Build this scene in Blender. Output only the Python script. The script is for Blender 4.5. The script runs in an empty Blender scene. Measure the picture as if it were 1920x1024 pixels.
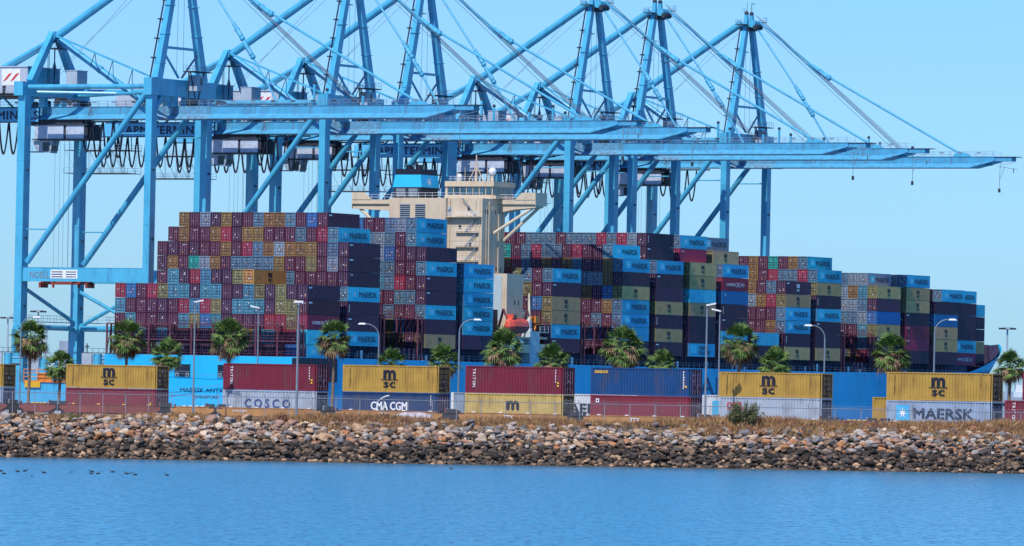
import bpy, bmesh, math, random
import numpy as np
from mathutils import Vector, Matrix, noise
rnd = random.Random(7)
C = bpy.context.scene.collection
PI = math.pi
# ---------------------------------------------------------------- geometry of the place (camera at the origin, metres)
FPX, ROLL, VH = 12222.29, 0.01976, 739.836
SB = 1.05232; XS, YS = -39.78, 1274.364          # ship axis and starboard stern corner
BAYP, ZB, TP = 15.16, 9.01, 2.93                 # bay pitch, base of the first tier, tier height
GOFF = 97.47
TA, YT = 0.54205, 699.02                         # railway line
PH = math.atan((VH-512)/FPX)
GZ = -3.45                                       # yard level
WZ = -6.82                                       # water level
SD = Vector((math.cos(SB), math.sin(SB), 0)); SE = Vector((math.sin(SB), -math.cos(SB), 0))
TD = Vector((math.cos(TA), -math.sin(TA), 0)); TE = Vector((math.sin(TA), math.cos(TA), 0))
def ray(px, py):
    c, s = math.cos(ROLL), math.sin(ROLL); dx, dy = px-960, py-512
    x = dx*c+dy*s; y = -dx*s+dy*c
    a, b, u = x/FPX, 1.0, -y/FPX
    return Vector((a, b*math.cos(PH)-u*math.sin(PH), b*math.sin(PH)+u*math.cos(PH)))
def on_y(px, py, Y): r = ray(px, py); return r*(Y/r.y)
def ship(u, w, z=0.0): return Vector((XS, YS, 0))+SD*u+SE*w+Vector((0, 0, z))
def on_train(px, off=0.0, z=0.0):
    # point of the line parallel to the track, 'off' metres behind the container faces, seen at column px
    r = ray(px, 740); n = TE
    p0 = Vector((0, YT, 0))+TE*off
    t = p0.dot(n)/(r.x*n.x+r.y*n.y)
    p = r*t; p.z = z; return p
def proj(p):
    yc = p[1]*math.cos(PH)+p[2]*math.sin(PH); zc = -p[1]*math.sin(PH)+p[2]*math.cos(PH)
    x = FPX*p[0]/yc; y = -FPX*zc/yc; c, s = math.cos(ROLL), math.sin(ROLL)
    return 960+x*c-y*s, 512+x*s+y*c
# ---------------------------------------------------------------- materials
MATS = {}
def mat(name, col, rough=0.55, metal=0.0, var=0.12, scale=0.6, dirt=None, dirt_amt=0.3, objvar=0.0, dscale=(1, 1, 1), spec=0.4):
    if name in MATS: return MATS[name]
    m = bpy.data.materials.new(name); m.use_nodes = True; nt = m.node_tree; N = nt.nodes; Lk = nt.links
    bs = N['Principled BSDF']; bs.inputs['Roughness'].default_value = rough; bs.inputs['Metallic'].default_value = metal
    bs.inputs['Specular IOR Level'].default_value = spec
    tc = N.new('ShaderNodeTexCoord')
    nz = N.new('ShaderNodeTexNoise'); nz.inputs['Scale'].default_value = scale; nz.inputs['Detail'].default_value = 5
    Lk.new(tc.outputs['Object'], nz.inputs['Vector'])
    mr = N.new('ShaderNodeMapRange'); mr.inputs[1].default_value = 0.3; mr.inputs[2].default_value = 0.7
    mr.inputs[3].default_value = 1-var; mr.inputs[4].default_value = 1+var
    Lk.new(nz.outputs['Fac'], mr.inputs[0])
    hs = N.new('ShaderNodeHueSaturation'); hs.inputs['Color'].default_value = (*col, 1)
    val = mr.outputs[0]
    if objvar:
        oi = N.new('ShaderNodeObjectInfo')
        m2 = N.new('ShaderNodeMapRange'); m2.inputs[3].default_value = 1-objvar; m2.inputs[4].default_value = 1+objvar
        Lk.new(oi.outputs['Random'], m2.inputs[0])
        mu = N.new('ShaderNodeMath'); mu.operation = 'MULTIPLY'; Lk.new(val, mu.inputs[0]); Lk.new(m2.outputs[0], mu.inputs[1]); val = mu.outputs[0]
        m3 = N.new('ShaderNodeMapRange'); m3.inputs[3].default_value = 0.485; m3.inputs[4].default_value = 0.515
        ff = N.new('ShaderNodeMath'); ff.operation = 'FRACT'; f2 = N.new('ShaderNodeMath'); f2.operation = 'MULTIPLY'; f2.inputs[1].default_value = 7.31
        Lk.new(oi.outputs['Random'], f2.inputs[0]); Lk.new(f2.outputs[0], ff.inputs[0]); Lk.new(ff.outputs[0], m3.inputs[0]); Lk.new(m3.outputs[0], hs.inputs['Hue'])
    Lk.new(val, hs.inputs['Value'])
    out = hs.outputs['Color']
    if dirt:
        mp = N.new('ShaderNodeMapping'); mp.inputs['Scale'].default_value = dscale; Lk.new(tc.outputs['Object'], mp.inputs['Vector'])
        n2 = N.new('ShaderNodeTexNoise'); n2.inputs['Scale'].default_value = 1.3; n2.inputs['Detail'].default_value = 8; n2.inputs['Roughness'].default_value = 0.65
        Lk.new(mp.outputs[0], n2.inputs['Vector'])
        r2 = N.new('ShaderNodeMapRange'); r2.inputs[1].default_value = 0.5; r2.inputs[2].default_value = 0.72; r2.inputs[3].default_value = 0; r2.inputs[4].default_value = dirt_amt
        Lk.new(n2.outputs['Fac'], r2.inputs[0])
        mx = N.new('ShaderNodeMix'); mx.data_type = 'RGBA'; Lk.new(r2.outputs[0], mx.inputs[0]); Lk.new(out, mx.inputs[6]); mx.inputs[7].default_value = (*dirt, 1)
        out = mx.outputs[2]
    Lk.new(out, bs.inputs['Base Color'])
    MATS[name] = m; return m
RUST = (0.16, 0.07, 0.03)
CRB = mat('crane_blue', (0.07, 0.40, 0.60), 0.30, var=0.08, scale=0.3, dirt=(0.03, 0.14, 0.26), dirt_amt=0.5, dscale=(.5, .5, .12), spec=0.6)
CRG = mat('girder_blue', (0.07, 0.33, 0.52), 0.5, var=.12, scale=.5, dirt=(0.10, 0.09, 0.15), dirt_amt=0.65, dscale=(.7, .7, .07))
CRD = mat('crane_stained', (0.10, 0.28, 0.42), 0.7, var=0.25, scale=1.2, dirt=(0.12, 0.045, 0.06), dirt_amt=1.0, dscale=(.6, .6, .06))
GREY = mat('machinery_grey', (0.36, 0.43, 0.50), 0.6, var=0.1, dirt=(0.2, 0.22, 0.25), dirt_amt=0.4)
DARK = mat('dark_steel', (0.03, 0.035, 0.05), 0.6)
CABLE = mat('steel_cable', (0.12, 0.12, 0.15), 0.6)
GALV = mat('galvanised_steel', (0.22, 0.28, 0.34), 0.45, 0.3)
RAILM = mat('railing_steel', (0.20, 0.30, 0.40), 0.5)
BLACKP = mat('black_paint', (0.012, 0.014, 0.03), 0.5)
WHITEP = mat('white_paint', (0.75, 0.77, 0.8), 0.5)
REDP = mat('red_paint', (0.6, 0.04, 0.04), 0.5)
GLASS = mat('dark_glass', (0.02, 0.04, 0.06), 0.1)
LETR = mat('dark_lettering', (0.012, 0.03, 0.07), 0.5)
# ---------------------------------------------------------------- mesh builder
class MB:
    def __init__(s): s.v = []; s.f = []; s.m = []; s.mats = []; s.cols = None
    def mi(s, m):
        if m not in s.mats: s.mats.append(m)
        return s.mats.index(m)
    def face(s, pts, m):
        i = len(s.v); s.v += [tuple(p) for p in pts]; s.f.append(tuple(range(i, i+len(pts)))); s.m.append(s.mi(m))
    def hexa(s, P, m):
        i = len(s.v); s.v += [tuple(p) for p in P]; k = s.mi(m)
        for q in ((0, 3, 2, 1), (4, 5, 6, 7), (0, 1, 5, 4), (1, 2, 6, 5), (2, 3, 7, 6), (3, 0, 4, 7)):
            s.f.append(tuple(i+a for a in q)); s.m.append(k)
    def box(s, a, b, m):
        x0, y0, z0 = a; x1, y1, z1 = b
        s.hexa([(x0, y0, z0), (x1, y0, z0), (x1, y1, z0), (x0, y1, z0), (x0, y0, z1), (x1, y0, z1), (x1, y1, z1), (x0, y1, z1)], m)
    def beam(s, p, q, w, h, m, w2=None, h2=None, side=None):
        # box beam from p to q; w = width sideways, h = height
        p = Vector(p); q = Vector(q); d = (q-p).normalized(); w2 = w if w2 is None else w2; h2 = h if h2 is None else h2
        if side is None:
            side = d.cross(Vector((0, 0, 1)))
            if side.length < 0.05: side = Vector((1, 0, 0))
        side = Vector(side); side = (side-d*side.dot(d)).normalized(); up = side.cross(d).normalized()
        a = [p-side*w/2-up*h/2, p+side*w/2-up*h/2, p+side*w/2+up*h/2, p-side*w/2+up*h/2]
        b = [q-side*w2/2-up*h2/2, q+side*w2/2-up*h2/2, q+side*w2/2+up*h2/2, q-side*w2/2+up*h2/2]
        s.hexa(a+b, m)
    def tube(s, p, q, r, m, n=8, r2=None, cap=True):
        p = Vector(p); q = Vector(q); d = (q-p).normalized(); r2 = r if r2 is None else r2
        a = d.orthogonal().normalized(); b = d.cross(a); i = len(s.v); k = s.mi(m)
        for c, rr in ((p, r), (q, r2)):
            for j in range(n):
                t = 2*PI*j/n; s.v.append(tuple(c+a*math.cos(t)*rr+b*math.sin(t)*rr))
        for j in range(n):
            s.f.append((i+j, i+(j+1) % n, i+n+(j+1) % n, i+n+j)); s.m.append(k)
        if cap:
            s.f.append(tuple(i+j for j in reversed(range(n)))); s.m.append(k); s.f.append(tuple(i+n+j for j in range(n))); s.m.append(k)
    def path(s, pts, r, m, n=6):
        for a, b in zip(pts, pts[1:]): s.tube(a, b, r, m, n, cap=False)
    def prism(s, poly, a, b, m):
        # polygon given as 3D points, extruded from offset a to b (vectors)
        a = Vector(a); b = Vector(b); A_ = [Vector(p)+a for p in poly]; B_ = [Vector(p)+b for p in poly]; n = len(poly)
        s.face(list(reversed(A_)), m); s.face(B_, m)
        for j in range(n): s.face([A_[j], A_[(j+1) % n], B_[(j+1) % n], B_[j]], m)
    def sphere(s, c, r, m, nu=12, nv=8, sz=1.0):
        c = Vector(c)
        P = lambda i, j: c+Vector((math.sin(PI*j/nv)*math.cos(2*PI*i/nu)*r, math.sin(PI*j/nv)*math.sin(2*PI*i/nu)*r, math.cos(PI*j/nv)*r*sz))
        for i in range(nu):
            for j in range(nv):
                q = [P(i, j), P(i, j+1), P(i+1, j+1), P(i+1, j)]
                if j == 0: q = q[:3]
                elif j == nv-1: q = [q[0], q[1], q[3]]
                s.face(q, m)
    def mesh(s, name, smooth=False):
        me = bpy.data.meshes.new(name); me.from_pydata(s.v, [], s.f)
        for m in s.mats: me.materials.append(m)
        me.polygons.foreach_set('material_index', s.m)
        if smooth: me.polygons.foreach_set('use_smooth', [True]*len(s.f))
        me.update(); return me
    def build(s, name, parent=None, loc=None, rz=0.0, smooth=False):
        return link(name, s.mesh(name, smooth), parent, loc, rz)
def link(name, data, parent=None, loc=None, rz=0.0):
    o = bpy.data.objects.new(name, data); C.objects.link(o)
    if parent: o.parent = parent
    if loc is not None: o.location = loc
    o.rotation_euler = (0, 0, rz); return o
def tag(o, label=None, cat=None, group=None, kind=None):
    if label: o['label'] = label
    if cat: o['category'] = cat
    if group: o['group'] = group
    if kind: o['kind'] = kind
    return o
def empty(name, loc, rz=0.0):
    o = bpy.data.objects.new(name, None); C.objects.link(o); o.location = loc; o.rotation_euler = (0, 0, rz); o.empty_display_size = 1; return o
def copy_tree(o, parent=None):
    c = o.copy(); C.objects.link(c)
    if parent: c.parent = parent
    for ch in [k for k in KIDS.get(o.name, [])]: copy_tree(ch, c)
    return c
KIDS = {}
def index_kids():
    KIDS.clear()
    for o in bpy.data.objects:
        if o.parent: KIDS.setdefault(o.parent.name, []).append(o)
TXT = {}
def text_mesh(txt, size, m, bold=0.02, width=None, depth=0.004, spacing=1.0, name='lettering'):
    key = (txt, size, m.name, bold, width, depth, spacing)
    if key in TXT: return TXT[key]
    cu = bpy.data.curves.new('t', 'FONT'); cu.body = txt; cu.size = size; cu.offset = 0; cu.extrude = depth; cu.resolution_u = 2
    cu.align_x = 'LEFT'; cu.space_character = spacing; cu.space_line = 0.85
    o = bpy.data.objects.new('t', cu); C.objects.link(o); bpy.context.view_layer.update()
    me = bpy.data.meshes.new_from_object(o.evaluated_get(bpy.context.evaluated_depsgraph_get())); bpy.data.objects.remove(o); bpy.data.curves.remove(cu)
    v = np.empty(len(me.vertices)*3); me.vertices.foreach_get('co', v); v = v.reshape(-1, 3)
    v[:, 0] -= v[:, 0].min()
    if width: v[:, 0] *= width/v[:, 0].max()
    me.vertices.foreach_set('co', v.ravel()); me.update()
    if bold > .012:      # heavier strokes: five copies a stroke apart, each a hair proud of the last
        n0 = len(me.vertices); fs = [tuple(p.vertices) for p in me.polygons]; vv = []; ff = []
        for k, (dx, dy) in enumerate(((-1, 0), (0, 0), (1, 0), (0, .6), (0, -.6))):
            q = v.copy(); q[:, 0] += dx*bold*size*.8; q[:, 1] += dy*bold*size*.8; q[:, 2] += k*.003; vv += [tuple(x) for x in q]; ff += [tuple(i+k*n0 for i in f) for f in fs]
        bpy.data.meshes.remove(me); me = bpy.data.meshes.new(name); me.from_pydata(vv, [], ff); me.update()
    me.materials.clear(); me.materials.append(m); me.name = name; TXT[key] = me; return me
def put_text(me, parent, right, up, origin, name='lettering'):
    # place a text mesh (x along 'right', y along 'up') at origin, in the parent's space
    right = Vector(right).normalized(); up = Vector(up).normalized(); n = right.cross(up)
    M = Matrix.Identity(4)
    for i in range(3): M[i][0] = right[i]; M[i][1] = up[i]; M[i][2] = n[i]; M[i][3] = origin[i]
    o = bpy.data.objects.new(name, me); C.objects.link(o); o.parent = parent; o.matrix_local = M; return o
def star_mesh(r, m, n=7):
    k = ('star', r, m.name)
    if k in TXT: return TXT[k]
    b = MB(); pts = []
    for i in range(2*n):
        t = PI/2+PI*i/n; q = r if i % 2 == 0 else r*0.30
        pts.append((q*math.cos(t), q*math.sin(t), 0.012))
    for i in range(2*n): b.face([(0, 0, 0.012), pts[i], pts[(i+1) % (2*n)]], m)
    TXT[k] = b.mesh('star'); return TXT[k]
# ---------------------------------------------------------------- camera, sky, sun
cam = bpy.data.cameras.new('camera'); co = bpy.data.objects.new('camera', cam); C.objects.link(co); bpy.context.scene.camera = co
cam.sensor_width = 36; cam.sensor_fit = 'HORIZONTAL'; cam.lens = FPX/1920*36; cam.clip_start = 1; cam.clip_end = 60000
fw = Vector((0, math.cos(PH), math.sin(PH))); up = Vector((0, -math.sin(PH), math.cos(PH))); rt = Vector((1, 0, 0))
cx = rt*math.cos(ROLL)+up*math.sin(ROLL); cu_ = -rt*math.sin(ROLL)+up*math.cos(ROLL)
co.matrix_world = Matrix(((cx.x, cu_.x, -fw.x, 0), (cx.y, cu_.y, -fw.y, 0), (cx.z, cu_.z, -fw.z, 0), (0, 0, 0, 1)))
SUN_EL, SUN_AZ = math.radians(52), math.atan2(-0.898, -0.444)   # azimuth of the sun measured from +X
sv = Vector((math.cos(SUN_AZ)*math.cos(SUN_EL), math.sin(SUN_AZ)*math.cos(SUN_EL), math.sin(SUN_EL)))
sl = bpy.data.lights.new('sun', 'SUN'); sl.energy = 4.2; sl.angle = math.radians(0.5); sl.color = (1, 0.95, 0.88)
so = bpy.data.objects.new('sun', sl); C.objects.link(so); so.rotation_euler = sv.to_track_quat('Z', 'Y').to_euler()
w = bpy.data.worlds.new('World'); bpy.context.scene.world = w; w.use_nodes = True; nt = w.node_tree
sky = nt.nodes.new('ShaderNodeTexSky'); sky.sky_type = 'NISHITA'; sky.sun_disc = False
sky.sun_elevation = SUN_EL; sky.sun_rotation = PI/2-SUN_AZ
sky.air_density = 1.0; sky.dust_density = 0.3; sky.ozone_density = 4.0; sky.altitude = 0
bg = nt.nodes['Background']; bg.inputs['Strength'].default_value = 0.105
tn = nt.nodes.new('ShaderNodeMix'); tn.data_type = 'RGBA'; tn.blend_type = 'MULTIPLY'; tn.inputs[0].default_value = 1.0; tn.inputs[7].default_value = (0.52, 0.87, 1.38, 1)   # a clear maritime blue
nt.links.new(sky.outputs[0], tn.inputs[6]); nt.links.new(tn.outputs[2], bg.inputs['Color'])
sc = bpy.context.scene; sc.view_settings.view_transform = 'Standard'; sc.view_settings.look = 'None'; sc.view_settings.exposure = 0.12; sc.view_settings.gamma = 1
sc.render.engine = 'CYCLES'
# ---------------------------------------------------------------- water, bank, ground
SHL = Vector((-48.04, 612, 0)); SHR = Vector((50.63, 645, 0)); SHD = (SHR-SHL).normalized(); SHN = Vector((-SHD.y, SHD.x, 0))
def shore(s, t, z=0.0): return SHL+SHD*s+SHN*t+Vector((0, 0, z))     # s metres along, t metres inland of the water's edge
SLEN = (SHR-SHL).length
def wave_mat():
    m = bpy.data.materials.new('water'); m.use_nodes = True; N = m.node_tree.nodes; L = m.node_tree.links; b = N['Principled BSDF']
    b.inputs['Base Color'].default_value = (0.012, 0.23, 0.42, 1); b.inputs['Roughness'].default_value = 0.2; b.inputs['IOR'].default_value = 1.33
    tc = N.new('ShaderNodeTexCoord'); prev = None
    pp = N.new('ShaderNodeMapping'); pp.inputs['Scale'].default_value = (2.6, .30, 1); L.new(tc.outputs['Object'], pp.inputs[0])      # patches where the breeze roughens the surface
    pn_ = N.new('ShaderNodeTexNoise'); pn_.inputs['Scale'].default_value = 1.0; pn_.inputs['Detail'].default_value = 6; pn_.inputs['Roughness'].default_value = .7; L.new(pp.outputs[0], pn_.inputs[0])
    pm = N.new('ShaderNodeMapRange'); pm.inputs[1].default_value = .44; pm.inputs[2].default_value = .58; pm.inputs[3].default_value = .05; pm.inputs[4].default_value = 1.0; L.new(pn_.outputs[0], pm.inputs[0])
    dt = N.new('ShaderNodeVectorMath'); dt.operation = 'DOT_PRODUCT'; dt.inputs[1].default_value = SHN; L.new(tc.outputs['Object'], dt.inputs[0])      # the water lies calmer in the lee of the bank
    lee = N.new('ShaderNodeMapRange'); d0 = SHL.dot(SHN); lee.inputs[1].default_value = d0-4; lee.inputs[2].default_value = d0-70; lee.inputs[3].default_value = .02; lee.inputs[4].default_value = 1.0; L.new(dt.outputs['Value'], lee.inputs[0])
    wm = N.new('ShaderNodeMapRange'); wm.inputs[1].default_value = .45; wm.inputs[2].default_value = .66; L.new(pn_.outputs[0], wm.inputs[0])      # ripple shading painted into the base colour: dark streaks from the same noise
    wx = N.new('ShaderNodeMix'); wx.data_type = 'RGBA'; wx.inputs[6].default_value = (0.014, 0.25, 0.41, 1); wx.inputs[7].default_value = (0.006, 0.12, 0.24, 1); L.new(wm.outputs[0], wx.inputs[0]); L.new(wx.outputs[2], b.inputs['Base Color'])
    pq = N.new('ShaderNodeMath'); pq.operation = 'MULTIPLY'; L.new(pm.outputs[0], pq.inputs[0]); L.new(lee.outputs[0], pq.inputs[1]); pm = pq
    for sc_, dist, h in (((0.9, 0.14, 1), 1.1, 1.0), ((1.4, 0.35, 1), 0.6, 1.0), ((3.0, 0.9, 1), 0.2, 1.0)):
        mp = N.new('ShaderNodeMapping'); mp.inputs['Scale'].default_value = sc_; L.new(tc.outputs['Object'], mp.inputs[0])
        n = N.new('ShaderNodeTexNoise'); n.inputs['Scale'].default_value = 1.0; n.inputs['Detail'].default_value = 4; L.new(mp.outputs[0], n.inputs[0])
        bu = N.new('ShaderNodeBump'); bu.inputs['Strength'].default_value = h; L.new(pm.outputs[0], bu.inputs['Strength']); bu.inputs['Distance'].default_value = dist; L.new(n.outputs[0], bu.inputs['Height'])
        if prev: L.new(prev.outputs[0], bu.inputs['Normal'])
        prev = bu
    L.new(prev.outputs[0], b.inputs['Normal']); return m
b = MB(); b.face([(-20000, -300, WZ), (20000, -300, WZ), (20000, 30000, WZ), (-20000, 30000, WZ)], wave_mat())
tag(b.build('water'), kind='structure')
def ground_mat(name, c1, c2, scale):
    m = bpy.data.materials.new(name); m.use_nodes = True; N = m.node_tree.nodes; L = m.node_tree.links; b = N['Principled BSDF']; b.inputs['Roughness'].default_value = 0.95
    n = N.new('ShaderNodeTexNoise'); n.inputs['Scale'].default_value = scale; n.inputs['Detail'].default_value = 8
    tc = N.new('ShaderNodeTexCoord'); L.new(tc.outputs['Object'], n.inputs[0])
    r = N.new('ShaderNodeValToRGB'); r.color_ramp.elements[0].position = 0.35; r.color_ramp.elements[1].position = 0.65
    r.color_ramp.elements[0].color = (*c1, 1); r.color_ramp.elements[1].color = (*c2, 1)
    L.new(n.outputs[0], r.inputs[0]); L.new(r.outputs[0], b.inputs['Base Color']); return m
DIRT = ground_mat('dry_earth', (0.16, 0.10, 0.06), (0.34, 0.24, 0.15), 0.5)
BANKD = ground_mat('bank_soil', (0.03, 0.025, 0.022), (0.10, 0.075, 0.06), 2.0)
CONC = ground_mat('quay_concrete', (0.22, 0.22, 0.21), (0.34, 0.33, 0.31), 0.1)
def btop(s): return -3.05+.6*max(0, min(1, s/103))
# bank: cross-section swept along the shore, then the yard behind it
def bank_z(s, t):
    n = noise.noise(Vector((s*0.11, t*0.15, 3)))
    if t < -1.2: return WZ+.10-.045*(-t)+.05*n
    if t < 7.5: return WZ+.1+(btop(s)-WZ-.1)*min(1, max(0, (t+1.2)/8.0))**0.85+n*0.15
    if t < 13: return btop(s)+n*0.08
    k = min(1, (t-13)/6.0)
    return btop(s)*(1-k)+GZ*k+n*0.1*(1-k)
b = MB(); ts = [-9, -6, -4, -2.5, -1.2, 0, 1.5, 3, 4.5, 6, 7.5, 9, 11, 13, 15, 17, 19, 60, 200, 330]; S0, S1, NS = -120, 240, 180
verts = [[shore(S0+(S1-S0)*i/NS, t, bank_z(S0+(S1-S0)*i/NS, t) if t < 60 else GZ) for t in ts] for i in range(NS+1)]
for i in range(NS):
    for j in range(len(ts)-1): b.face([verts[i][j], verts[i+1][j], verts[i+1][j+1], verts[i][j+1]], DIRT if ts[j] > 8 else BANKD)
tag(b.build('ground', smooth=True), kind='structure')
b = MB()
P = [ship(-400, -50.5), ship(900, -50.5), ship(900, -900), ship(-400, -900)]
b.prism([(p.x, p.y, WZ-2) for p in P], (0, 0, 0), (0, 0, GZ-WZ+2), CONC)
tag(b.build('quay'), kind='structure')
# ---------------------------------------------------------------- rocks of the revetment
ROCKC = {'pale grey': (0.40, 0.34, 0.29), 'blue grey': (0.19, 0.18, 0.18), 'tan': (0.44, 0.28, 0.17), 'pinkish': (0.33, 0.20, 0.145),
         'orange brown': (0.42, 0.19, 0.085), 'dark grey': (0.085, 0.070, 0.060), 'brown': (0.18, 0.12, 0.08), 'near black': (0.045, 0.034, 0.027), 'cream': (0.60, 0.46, 0.33)}
def rock_mat(name, col):
    m = bpy.data.materials.new('rock_'+name.replace(' ', '_')); m.use_nodes = True; N = m.node_tree.nodes; L = m.node_tree.links; b = N['Principled BSDF']; b.inputs['Roughness'].default_value = 0.85
    b.inputs['Specular IOR Level'].default_value = 0.25
    tc = N.new('ShaderNodeTexCoord')
    n = N.new('ShaderNodeTexNoise'); n.inputs['Scale'].default_value = 3.5; n.inputs['Detail'].default_value = 6; n.inputs['Roughness'].default_value = 0.7; L.new(tc.outputs['Object'], n.inputs[0])
    mr = N.new('ShaderNodeMapRange'); mr.inputs[1].default_value = 0.25; mr.inputs[2].default_value = 0.75; mr.inputs[3].default_value = 0.55; mr.inputs[4].default_value = 1.5; L.new(n.outputs[0], mr.inputs[0])
    hs = N.new('ShaderNodeHueSaturation'); hs.inputs['Color'].default_value = (*col, 1); L.new(mr.outputs[0], hs.inputs['Value'])
    L.new(hs.outputs[0], b.inputs['Base Color'])
    bu = N.new('ShaderNodeBump'); bu.inputs['Distance'].default_value = 0.12; bu.inputs['Strength'].default_value = 0.8; L.new(n.outputs[0], bu.inputs['Height']); L.new(bu.outputs[0], b.inputs['Normal'])
    return m
RM = {k: rock_mat(k, v) for k, v in ROCKC.items()}
def rock_shape(seed, sub=2):
    r = random.Random(seed); bm = bmesh.new(); bmesh.ops.create_icosphere(bm, subdivisions=sub, radius=1.0)
    off = Vector((r.uniform(-50, 50), r.uniform(-50, 50), 0)); planes = []
    for _ in range(9):
        d = Vector((r.gauss(0, 1), r.gauss(0, 1), r.gauss(0, 1))).normalized(); planes.append((d, r.uniform(0.48, 0.84)))
    sx, sy, sz = r.uniform(0.85, 1.2), r.uniform(0.8, 1.1), r.uniform(0.55, 0.85)
    for v in bm.verts:
        p = v.co.copy()
        for d, h in planes:
            q = p.dot(d)
            if q > h: p -= d*(q-h)
        p *= 1+0.16*noise.noise(p*1.7+off)
        v.co = Vector((p.x*sx, p.y*sy, p.z*sz))
    vs = [tuple(v.co) for v in bm.verts]; fs = [tuple(x.index for x in f.verts) for f in bm.faces]; bm.free(); return vs, fs
SHAPES = [rock_shape(i, 2) for i in range(14)]
ROCKMESH = {}
def rock_mesh(k, c):
    if (k, c) not in ROCKMESH:
        me = bpy.data.meshes.new('rock'); me.from_pydata(SHAPES[k][0], [], SHAPES[k][1]); me.materials.append(RM[c]); me.update(); ROCKMESH[(k, c)] = me
    return ROCKMESH[(k, c)]
def pick_colour(h, r):
    # h: 0 at the water's edge, 1 at the crest; the lowest stones are stained dark by the tide
    if h < 0.10+0.10*r.random(): return r.choice(['near black', 'near black', 'dark grey', 'dark grey', 'brown', 'brown', 'near black'])
    if h < 0.34: return r.choice(['near black', 'dark grey', 'blue grey', 'brown', 'brown', 'pinkish', 'tan', 'pale grey', 'orange brown'])
    return r.choice(['pale grey', 'pale grey', 'blue grey', 'tan', 'tan', 'tan', 'pinkish', 'pinkish', 'pale grey', 'orange brown', 'brown', 'dark grey', 'cream', 'blue grey', 'blue grey', 'brown'])
rk = random.Random(11); big = []
tries = 0
while len(big) < 300 and tries < 40000:
    tries += 1
    s = rk.uniform(0.5, SLEN-0.5); t = rk.uniform(-0.3, 6.4); R = rk.uniform(0.3, 0.52)*(1.0 if rk.random() < .85 else 1.35)
    if all((s-a[0])**2+((t-a[1])*1.15)**2 > (0.88*(R+a[2]))**2 for a in big): big.append((s, t, R))
cells = {}
def crest(s): return 6.3-.9*max(0, min(1, s/70))+1.3*noise.noise(Vector((s*0.13, 5.5, 0)))
LM = [(60, 'left of the leftmost full yellow container'), (210, 'below the leftmost full yellow container'), (365, 'below the ship\'s stern name'), (500, 'below the dark-lettered grey-white container'),
      (640, 'below the stern corner of the ship'), (760, 'below the navy container'), (870, 'right of the navy container'), (1000, 'below the deep maroon container'),
      (1100, 'left of the blue container'), (1220, 'below the blue container'), (1340, 'below the pair of tall lamp poles'), (1440, 'below the green bush'), (1570, 'just right of the green bush'),
      (1660, 'below the empty flat rail wagons'), (1780, 'below the white star emblem container'), (1921, 'below the palm at the right edge')]
for i, (s, t, R) in enumerate(big):
    h = max(0, min(1, t/7.5)); c = pick_colour(h, rk); z = bank_z(s, t)+R*0.55
    o = link('rock', rock_mesh(rk.randrange(14), c)); o.location = shore(s, t, z)
    o.rotation_euler = (rk.uniform(-.4, .4), rk.uniform(-.4, .4), rk.uniform(0, 6.28)); o.scale = (R*rk.uniform(.9, 1.2), R*rk.uniform(.9, 1.15), R*rk.uniform(.85, 1.1))
    px, py = proj(o.location); lm = next(l for x, l in LM if px < x)
    size = 'large' if R > .54 else 'big' if R > .45 else 'mid-sized' if R > .37 else 'smaller'
    row = 'at the waterline' if h < .15 else 'low on the bank' if h < .4 else 'halfway up the bank' if h < .65 else 'high on the bank' if h < .88 else 'on the crest'
    tag(o, '%s %s rock %s %s' % (size, c, row, lm), 'rock', 'rocks of the shore embankment')
# the many smaller stones between them: one mesh
SM = [rock_shape(100+i, 1) for i in range(10)]
V = []; Fc = []; MI = []; names = list(RM); nv = 0
def add_rock(s, t, R, c, shp, zz):
    global nv
    rot = Matrix.Rotation(rk.uniform(0, 6.28), 3, 'Z') @ Matrix.Rotation(rk.uniform(-.5, .5), 3, 'X'); o = shore(s, t, zz)
    sx, sy, sz = R*rk.uniform(.85, 1.3), R*rk.uniform(.85, 1.2), R*rk.uniform(.8, 1.1)
    for v in shp[0]: V.append(tuple(o+rot @ Vector((v[0]*sx, v[1]*sy, v[2]*sz))))
    for f in shp[1]: Fc.append(tuple(nv+i for i in f)); MI.append(names.index(c))
    nv += len(shp[0])
for i in range(10500):
    s = rk.uniform(-30, SLEN+30); t = rk.uniform(-0.7, crest(s)); R = rk.choice([.13, .16, .19, .22, .25, .28, .33, .38, .46])*rk.uniform(.9, 1.1)
    add_rock(s, t, R, pick_colour(max(0, t/7.5), rk), SHAPES[rk.randrange(14)] if R > .33 else SM[rk.randrange(10)], bank_z(s, t)+R*rk.uniform(.2, .9))
for i in range(2600):
    s = rk.uniform(-30, SLEN+30); t = rk.uniform(-1.6, .8); R = rk.uniform(.15, .42)
    add_rock(s, t, R, rk.choice(['near black', 'dark grey', 'brown', 'brown', 'tan']), SM[rk.randrange(10)], bank_z(s, t)+R*rk.uniform(0, .5))
me = bpy.data.meshes.new('rubble'); me.from_pydata(V, [], Fc)
for k in names: me.materials.append(RM[k])
me.polygons.foreach_set('material_index', MI); me.update()
tag(link('rubble', me), 'small mixed stones filling the shore embankment', 'rubble', kind='stuff')
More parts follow.
